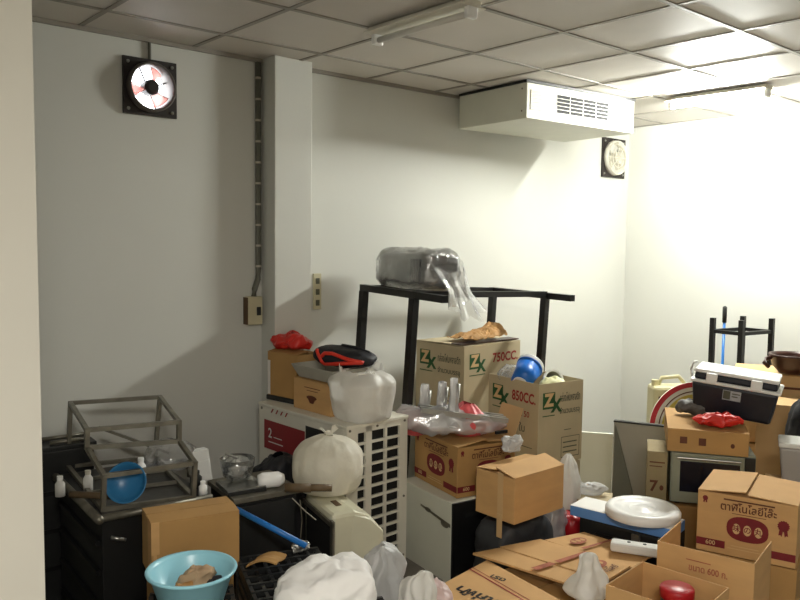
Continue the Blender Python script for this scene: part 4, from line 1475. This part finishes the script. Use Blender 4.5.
# ================================================================ OPEN CARTONS, BIG PRINTED CARTON (right foreground)
BW, BD, BH = .395, .36, .27
carton('plain carton under the big printed carton at the right', (2.435, -2.345, 0), R(-73), BW, BD, .415, 'kraft_dark', lift=0)
t = carton('big closed brown carton printed with a dark red oval, right foreground', (2.430, -2.340, .420), R(-73), BW, BD, BH, 'kraft', lift=.016, seam='y')
fruit_faces(t, BW, BD, BH, ('front',))
carton('carton under the open box with printed front, right foreground', (1.915, -2.455, 0), R(-78), .345, .27, .300, 'kraft_dark', lift=0)
t = carton('empty open carton in front of the big printed carton', (1.910, -2.455, .305), R(-78), .350, .28, .315, 'kraft', open_top=True, no_back=True)
printed(t, face_m('front', .35, .28, .315), 'ink_faded', lambda b: (p_text(b, 'ขนาด 600 ก.', .19, .245, .035, width=.14, bold=.02), p_rect(b, .11, .272, .20, .276)))
carton('carton under the open box holding the red-capped jar', (1.555, -2.475, 0), R(-84), .285, .27, .295, 'kraft_dark', lift=0)
t = carton('open carton holding a red-capped jar at the bottom edge', (1.550, -2.470, .300), R(-84), .325, .285, .255, 'kraft', open_top=True)
p = PZ(681, 582, .53)
t = root('jar', 'jar with a round red lid inside the open carton', 'jar', (1.760, -2.625, .306))
bm = B(); lathe(bm, [(0, 0), (.052, 0), (.055, .006), (.055, .190), (.048, .200), (0, .200)], 36); part('body', bm, 'grey_stuff', t, smooth=True)
bm = B(); lathe(bm, [(0, .198), (.058, .198), (.060, .202), (.060, .230), (.056, .235), (0, .232)], 40); part('lid', bm, 'red_cap', t, smooth=True)
t = root('paper_sheet', 'white paper standing up beside the red-capped jar', 'paper', (1.655, -2.685, .306), R(20))
bm = B(); sheet(bm, 10, 10, lambda u, v: Vector(((u - .5) * .13, .03 * math.sin(3 * u) - .03 * v, .225 * v * (1 - .35 * (u - .4) ** 2))), 0)
o = part('sheet', bm, 'cloth_white', t, smooth=True); md = o.modifiers.new('thick', 'SOLIDIFY'); md.thickness = .003

# ================================================================ MICROWAVE, OLIVE BOX, BOARDS, SIGN
carton('carton under the microwave oven', (2.885, -1.945, 0), R(-57), .40, .50, .415, 'kraft_dark', lift=0)
MW, MD_, MH = .405, .46, .285
t = root('microwave_oven', 'grey-green microwave oven with dark glass door', 'oven', (2.885, -1.950, .418), R(-57))
part('casing', box(0, MW, .012, MD_, .012, MH), 'oven_green', t, bevel=.006)
part('door', box(.006, MW - .055, 0, .012, .016, MH - .01), 'oven_green', t, bevel=.004)
part('door_glass', box(.045, MW - .075, -.003, 0, .075, MH - .05), 'oven_glass', t, bevel=.006)
part('control_panel', box(MW - .052, MW - .004, 0, .012, .016, MH - .01), 'black_plastic', t, bevel=.003)
part('handle', box(.03, MW - .07, -.016, -.004, MH - .040, MH - .028), 'steel_bright', t, bevel=.004)
for z in (.08, .14):
    bm = B(); lathe(bm, [(0, .014), (.014, .014), (.016, 0)], 16, Matrix.Translation((MW - .028, 0, z)) @ Matrix.Rotation(PI / 2, 4, 'X')); part('knob', bm, 'steel_grey', t)
for x in (.04, MW - .04):
    for y in (.05, MD_ - .05):
        bm = B(); tube(bm, [(x, y, 0), (x, y, .012)], .014, 10); part('foot', bm, 'black_plastic', t)
t = carton('narrow olive brown box standing left of the microwave oven', (2.838, -1.842, 0), R(-58), .10, .26, .685, 'kraft_olive', lift=.004)
printed(t, face_m('front', .10, .26, .685), 'ink_brown', lambda b: (p_text(b, '7', .035, .50, .08, bold=.03), p_oval(b, .075, .495, .010, .014), p_rect(b, .012, .625, .088, .632), p_rect(b, .012, .605, .075, .61)))
t = carton('flat brown carton lying on top of the microwave oven', (2.850, -1.945, .706), R(-58), .385, .53, .118, 'kraft_dark', lift=.004)
printed(t, face_m('front', .385, .53, .118), 'ink_brown', lambda b: (p_rect(b, .06, .045, .095, .08), p_rect(b, .15, .04, .185, .078), p_oval(b, .31, .05, .010, .012)))
FT = .706 + .118 + .010
# red bag and grey plastic in front of the cooler
p = PZ(721, 428, FT)
bm = B(); blob(bm, .115, .05, .034, e=2.2, crump=.022, freq=20, seed=101, base=0)
thing('plastic_bag', bm, 'red_plastic', 'crumpled bright red plastic bag under the front of the cool box', 'bag', (p.x + .03, p.y + .03, FT), R(-58), smooth=True)
p = PZ(705, 420, FT)
bm = B(); blob(bm, .15, .05, .042, e=2.4, crump=.022, freq=18, seed=103, base=0)
thing('plastic_bag', bm, 'grey_stuff', 'crumpled dark grey plastic between cool box and red bag', 'bag', (p.x + .10, p.y + .06, FT), R(-58), smooth=True)
# cool box
c0 = PD(688, 409, 4.22)
t = root('cool_box', 'navy blue cool box with a white lid rim, tilted on top of the microwave pile', 'cool box', (c0.x, c0.y, FT + .030), R(-70), tilt=(0, R(5)))
KW, KD, KH = .425, .27, .245


def taper(bm, w0, d0, w1, d1, h0, h1, cx, cy):
    v0 = [bm.verts.new((cx + a * w0 / 2, cy + b * d0 / 2, h0)) for a, b in ((-1, -1), (1, -1), (1, 1), (-1, 1))]
    v1 = [bm.verts.new((cx + a * w1 / 2, cy + b * d1 / 2, h1)) for a, b in ((-1, -1), (1, -1), (1, 1), (-1, 1))]
    bm.faces.new(v0[::-1]); bm.faces.new(v1)
    for i in range(4):
        j = (i + 1) % 4
        bm.faces.new((v0[i], v0[j], v1[j], v1[i]))


bm = B(); taper(bm, KW * .90, KD * .88, KW, KD, 0, .165, KW / 2, KD / 2); part('body', bm, 'cooler_navy', t, bevel=.014)
part('rim', box(-.012, KW + .012, -.012, KD + .012, .165, .182), 'white_plastic', t, bevel=.007)
bm = B(); taper(bm, KW * .97, KD * .95, KW * .95, KD * .93, .182, .222, KW / 2, KD / 2); part('lid', bm, 'cooler_navy', t, bevel=.01)
part('lid_top', box(.004, KW - .004, .002, KD - .002, .218, .240), 'white_plastic', t, bevel=.009)
for x in (.07, .29):
    part('latch', box(x, x + .055, -.022, .004, .172, .226), 'white_plastic', t, bevel=.005)
printed(t, Matrix(((1, 0, 0, 0), (0, -.098, -1, .0142), (0, 1, -.098, 0), (0, 0, 0, 1))), 'label_grey', lambda b: p_rect(b, .16, .095, .25, .148), 'label')
printed(t, Matrix(((1, 0, 0, 0), (0, -.098, -1, .0130), (0, 1, -.098, 0), (0, 0, 0, 1))), 'ink_grey', lambda b: (p_rect(b, .163, .10, .198, .145), p_rect(b, .205, .13, .245, .136), p_rect(b, .205, .115, .235, .121)), 'printed_mark')
bm = B(); tube(bm, [(-.014, KD * .5, .15), (-.03, KD * .5, .20), (-.02, KD * .5, .25), (0, KD * .5, .252)], .008, 8); part('carry_handle', bm, 'white_plastic', t, smooth=True)

# boards standing left of the microwave
a, b = PD(614, 421, 4.75), PD(668, 431, 4.62)
dv = Vector((b.x - a.x, b.y - a.y, 0)); ln = dv.length; ang = math.atan2(dv.y, dv.x)
t = root('foam_board', 'pale grey foam board standing upright left of the olive box', 'board', (a.x, a.y, 0), ang)
part('sheet', box(0, ln, 0, .03, 0, a.z), 'foam_grey', t, bevel=.003)
part('dark_edge', box(-.002, ln + .002, -.003, .033, a.z - .006, a.z + .004), 'black_plastic', t)
bm = B(); prism(bm, [(.002, 0), (.20, 0), (.012, a.z - .02)], 0, .02, Matrix.Translation((0, -.004, 0)) @ Matrix.Rotation(PI / 2, 4, 'X'))  # thin dark triangle added for the shade across the pale board, no separate board
thing('foam_board', bm, 'foam_shade', 'dark grey triangle standing in for the shade on the pale foam board', 'board', (a.x, a.y, 0), ang)
a, b = PD(580, 432, 5.3), PD(613, 434, 5.25)
thing('foam_board', box(0, (b - a).length, 0, .03, 0, a.z), 'white_panel', 'plain white board standing between the green-printed cartons and the grey board', 'board', (a.x, a.y, 0), math.atan2(b.y - a.y, b.x - a.x))
# round sign
sc_ = PD(697, 433, 4.95)
t = root('round_sign', 'round white board with red rim and yellow ring leaning behind the microwave pile', 'sign', (sc_.x, sc_.y, .287), R(-38), tilt=(R(-6), 0))
RS = .30
MS = Matrix.Translation((0, 0, RS)) @ Matrix.Rotation(PI / 2, 4, 'X')
bm = B(); lathe(bm, [(0, -.006), (RS, -.006), (RS, .006), (0, .006)], 72, MS); part('disc', bm, 'sign_white', t)
for r0, r1, m in ((.268, .300, 'sign_red'), (.190, .222, 'sign_yellow'), (.236, .243, 'ink_brown')):
    bm = B(); lathe(bm, [(r0, .0075), (r1, .0075), (r1, .006), (r0, .006)], 72, MS, close=True); part('ring', bm, m, t)
bm = B()
for k in range(36):
    a_ = 2 * PI * k / 36
    bar(bm, MS @ Vector((.13 * math.cos(a_), .13 * math.sin(a_), .007)), MS @ Vector((.172 * math.cos(a_), .172 * math.sin(a_), .007)), .008, .002)
part('ray_marks', bm, 'ink_grey', t)
carton('low carton that the round red-rimmed board stands on', (sc_.x - .24, sc_.y + .16, 0), R(-38), .50, .20, .28, 'kraft_dark', lift=0)
# jerrycan
jp = PD(672, 392, 5.35)
carton('carton under the cream jerrycan', (jp.x - .16, jp.y + .02, 0), R(-40), .36, .24, .46, 'kraft_dark', lift=0)
t = root('jerrycan', 'cream plastic jerrycan with a moulded handle behind the round board', 'jerrycan', (jp.x, jp.y, .464), R(-40))
part('body', box(-.15, .15, -.08, .08, 0, .335), 'jerry_cream', t, bevel=.022)
bm = B(); tube(bm, [(-.10, 0, .33), (-.075, 0, .385), (.04, 0, .395), (.10, 0, .33)], .014, 10); part('handle', bm, 'jerry_cream', t, smooth=True)
bm = B(); tube(bm, [(-.12, 0, .33), (-.12, 0, .37)], .024, 16); part('cap', bm, 'jerry_cream', t)
part('label', box(-.12, .02, -.083, -.08, .14, .27), 'label_brown', t)

# ================================================================ RIGHT BACKGROUND
rp = PD(757, 403, 4.72)
t = carton('upright brown carton behind the cool box at the right', (rp.x, rp.y, 0), R(-66), .33, .30, rp.z, 'kraft_pale', lift=.004)
printed(t, face_m('front', .33, .30, rp.z), 'ink_grey', lambda b: (p_frame(b, .18, rp.z - .16, .26, rp.z - .05, .008), p_rect(b, .15, rp.z - .22, .28, rp.z - .215)))
bp_ = PD(734, 374, 5.15)
hz = .93
carton('lower pale carton under the brown bowl', (bp_.x, bp_.y, 0), R(-66), .60, .40, .46, 'kraft_pale', lift=.003)
t = carton('upper pale carton with the dark brown bowl standing on it', (bp_.x, bp_.y, .468), R(-66), .60, .40, hz - .468, 'kraft_pale', lift=.012)
printed(t, face_m('front', .60, .40, hz - .468), 'ink_brown', lambda b: (p_rect(b, .25, .37, .42, .385), p_rect(b, .45, .355, .54, .37)))
bp2 = PD(793, 378, 5.0)
t = root('bowl', 'dark brown wooden bowl on the pale cartons by the right wall', 'bowl', (bp2.x, bp2.y, hz + .018))
bm = B(); lathe(bm, [(0, 0), (.085, 0), (.125, .045), (.142, .105), (.150, .110), (.150, .122), (.138, .122), (.130, .105), (.115, .05), (.08, .012), (0, .012)], 48)
part('body', bm, 'bowl_brown', t, smooth=True)
bm = B(); tube(bm, [(-.115, .09, .105), (-.135, .115, .09), (-.16, .12, .07), (-.13, .10, .04)], .014, 10); part('ear_handle', bm, 'bowl_brown', t, smooth=True)
# black stool frame
rm, rl, rr = PD(742, 318, 5.68), PD(713, 320, 5.86), PD(772, 320, 5.86)
o0 = Vector((rm.x, rm.y, 0))
rm.z = rl.z = rr.z = 1.215
r4 = rl + rr - rm
t = root('stand_frame', 'tall black steel stand with four upright posts by the right wall', 'stand', o0)
for p in (rm, rl, rr, r4):
    bm = B(); bar(bm, (p.x, p.y, 0), (p.x, p.y, p.z), .034); part('post', bm, 'steel_black', t, off=o0)
for z in (1.115, .45):
    for a, b in ((rm, rl), (rm, rr), (rl, r4), (rr, r4)):
        bm = B(); bar(bm, (a.x, a.y, z), (b.x, b.y, z), .026); part('crossbar', bm, 'steel_black', t, off=o0)
# broom handle
bt = PD(725, 306, 6.1)
t = root('broom', 'thin blue-handled stick with black grip standing behind the black stand', 'broom', (bt.x, bt.y, 0))
bm = B(); tube(bm, [(0, 0, .05), (0, 0, bt.z - .12)], .011, 10); part('handle', bm, 'pipe_blue', t, smooth=True)
bm = B(); tube(bm, [(0, 0, bt.z - .13), (0, 0, bt.z - .01), (0, 0, bt.z)], [.017, .017, .008], 10); part('grip', bm, 'black_plastic', t, smooth=True)
bm = B(); taper(bm, .25, .05, .16, .04, 0, .10, 0, 0); part('brush', bm, 'rag_dark', t, bevel=.005)
# grey tub and black sack at the right edge
gp = PD(793, 452, 3.85)
carton('carton under the grey tub at the right edge', (gp.x - .06, gp.y + .10, 0), R(-66), .28, .24, .56, 'kraft_dark', lift=0)
t = root('plastic_tub', 'grey plastic tub with pale lid at the right edge of the picture', 'tub', (gp.x + .10, gp.y - .02, .563), R(-66))
bm = B(); taper(bm, .20, .16, .24, .19, 0, .20, 0, 0); part('body', bm, 'grey_tub', t, bevel=.012)
part('lid', box(-.125, .125, -.10, .10, .20, .225), 'foam_white', t, bevel=.008)
kp = PD(803, 418, 4.35)
bm = B(); sack(bm, [(.11, 0), (.14, .1), (.15, .5), (.14, .8), (.08, .92), (.02, .96)], folds=7, amp=.1, crump=.02, seed=121)
thing('refuse_sack', bm, 'bag_black', 'tall black refuse sack at the far right edge behind the grey tub', 'sack', (kp.x + .06, kp.y - .05, 0), smooth=True)
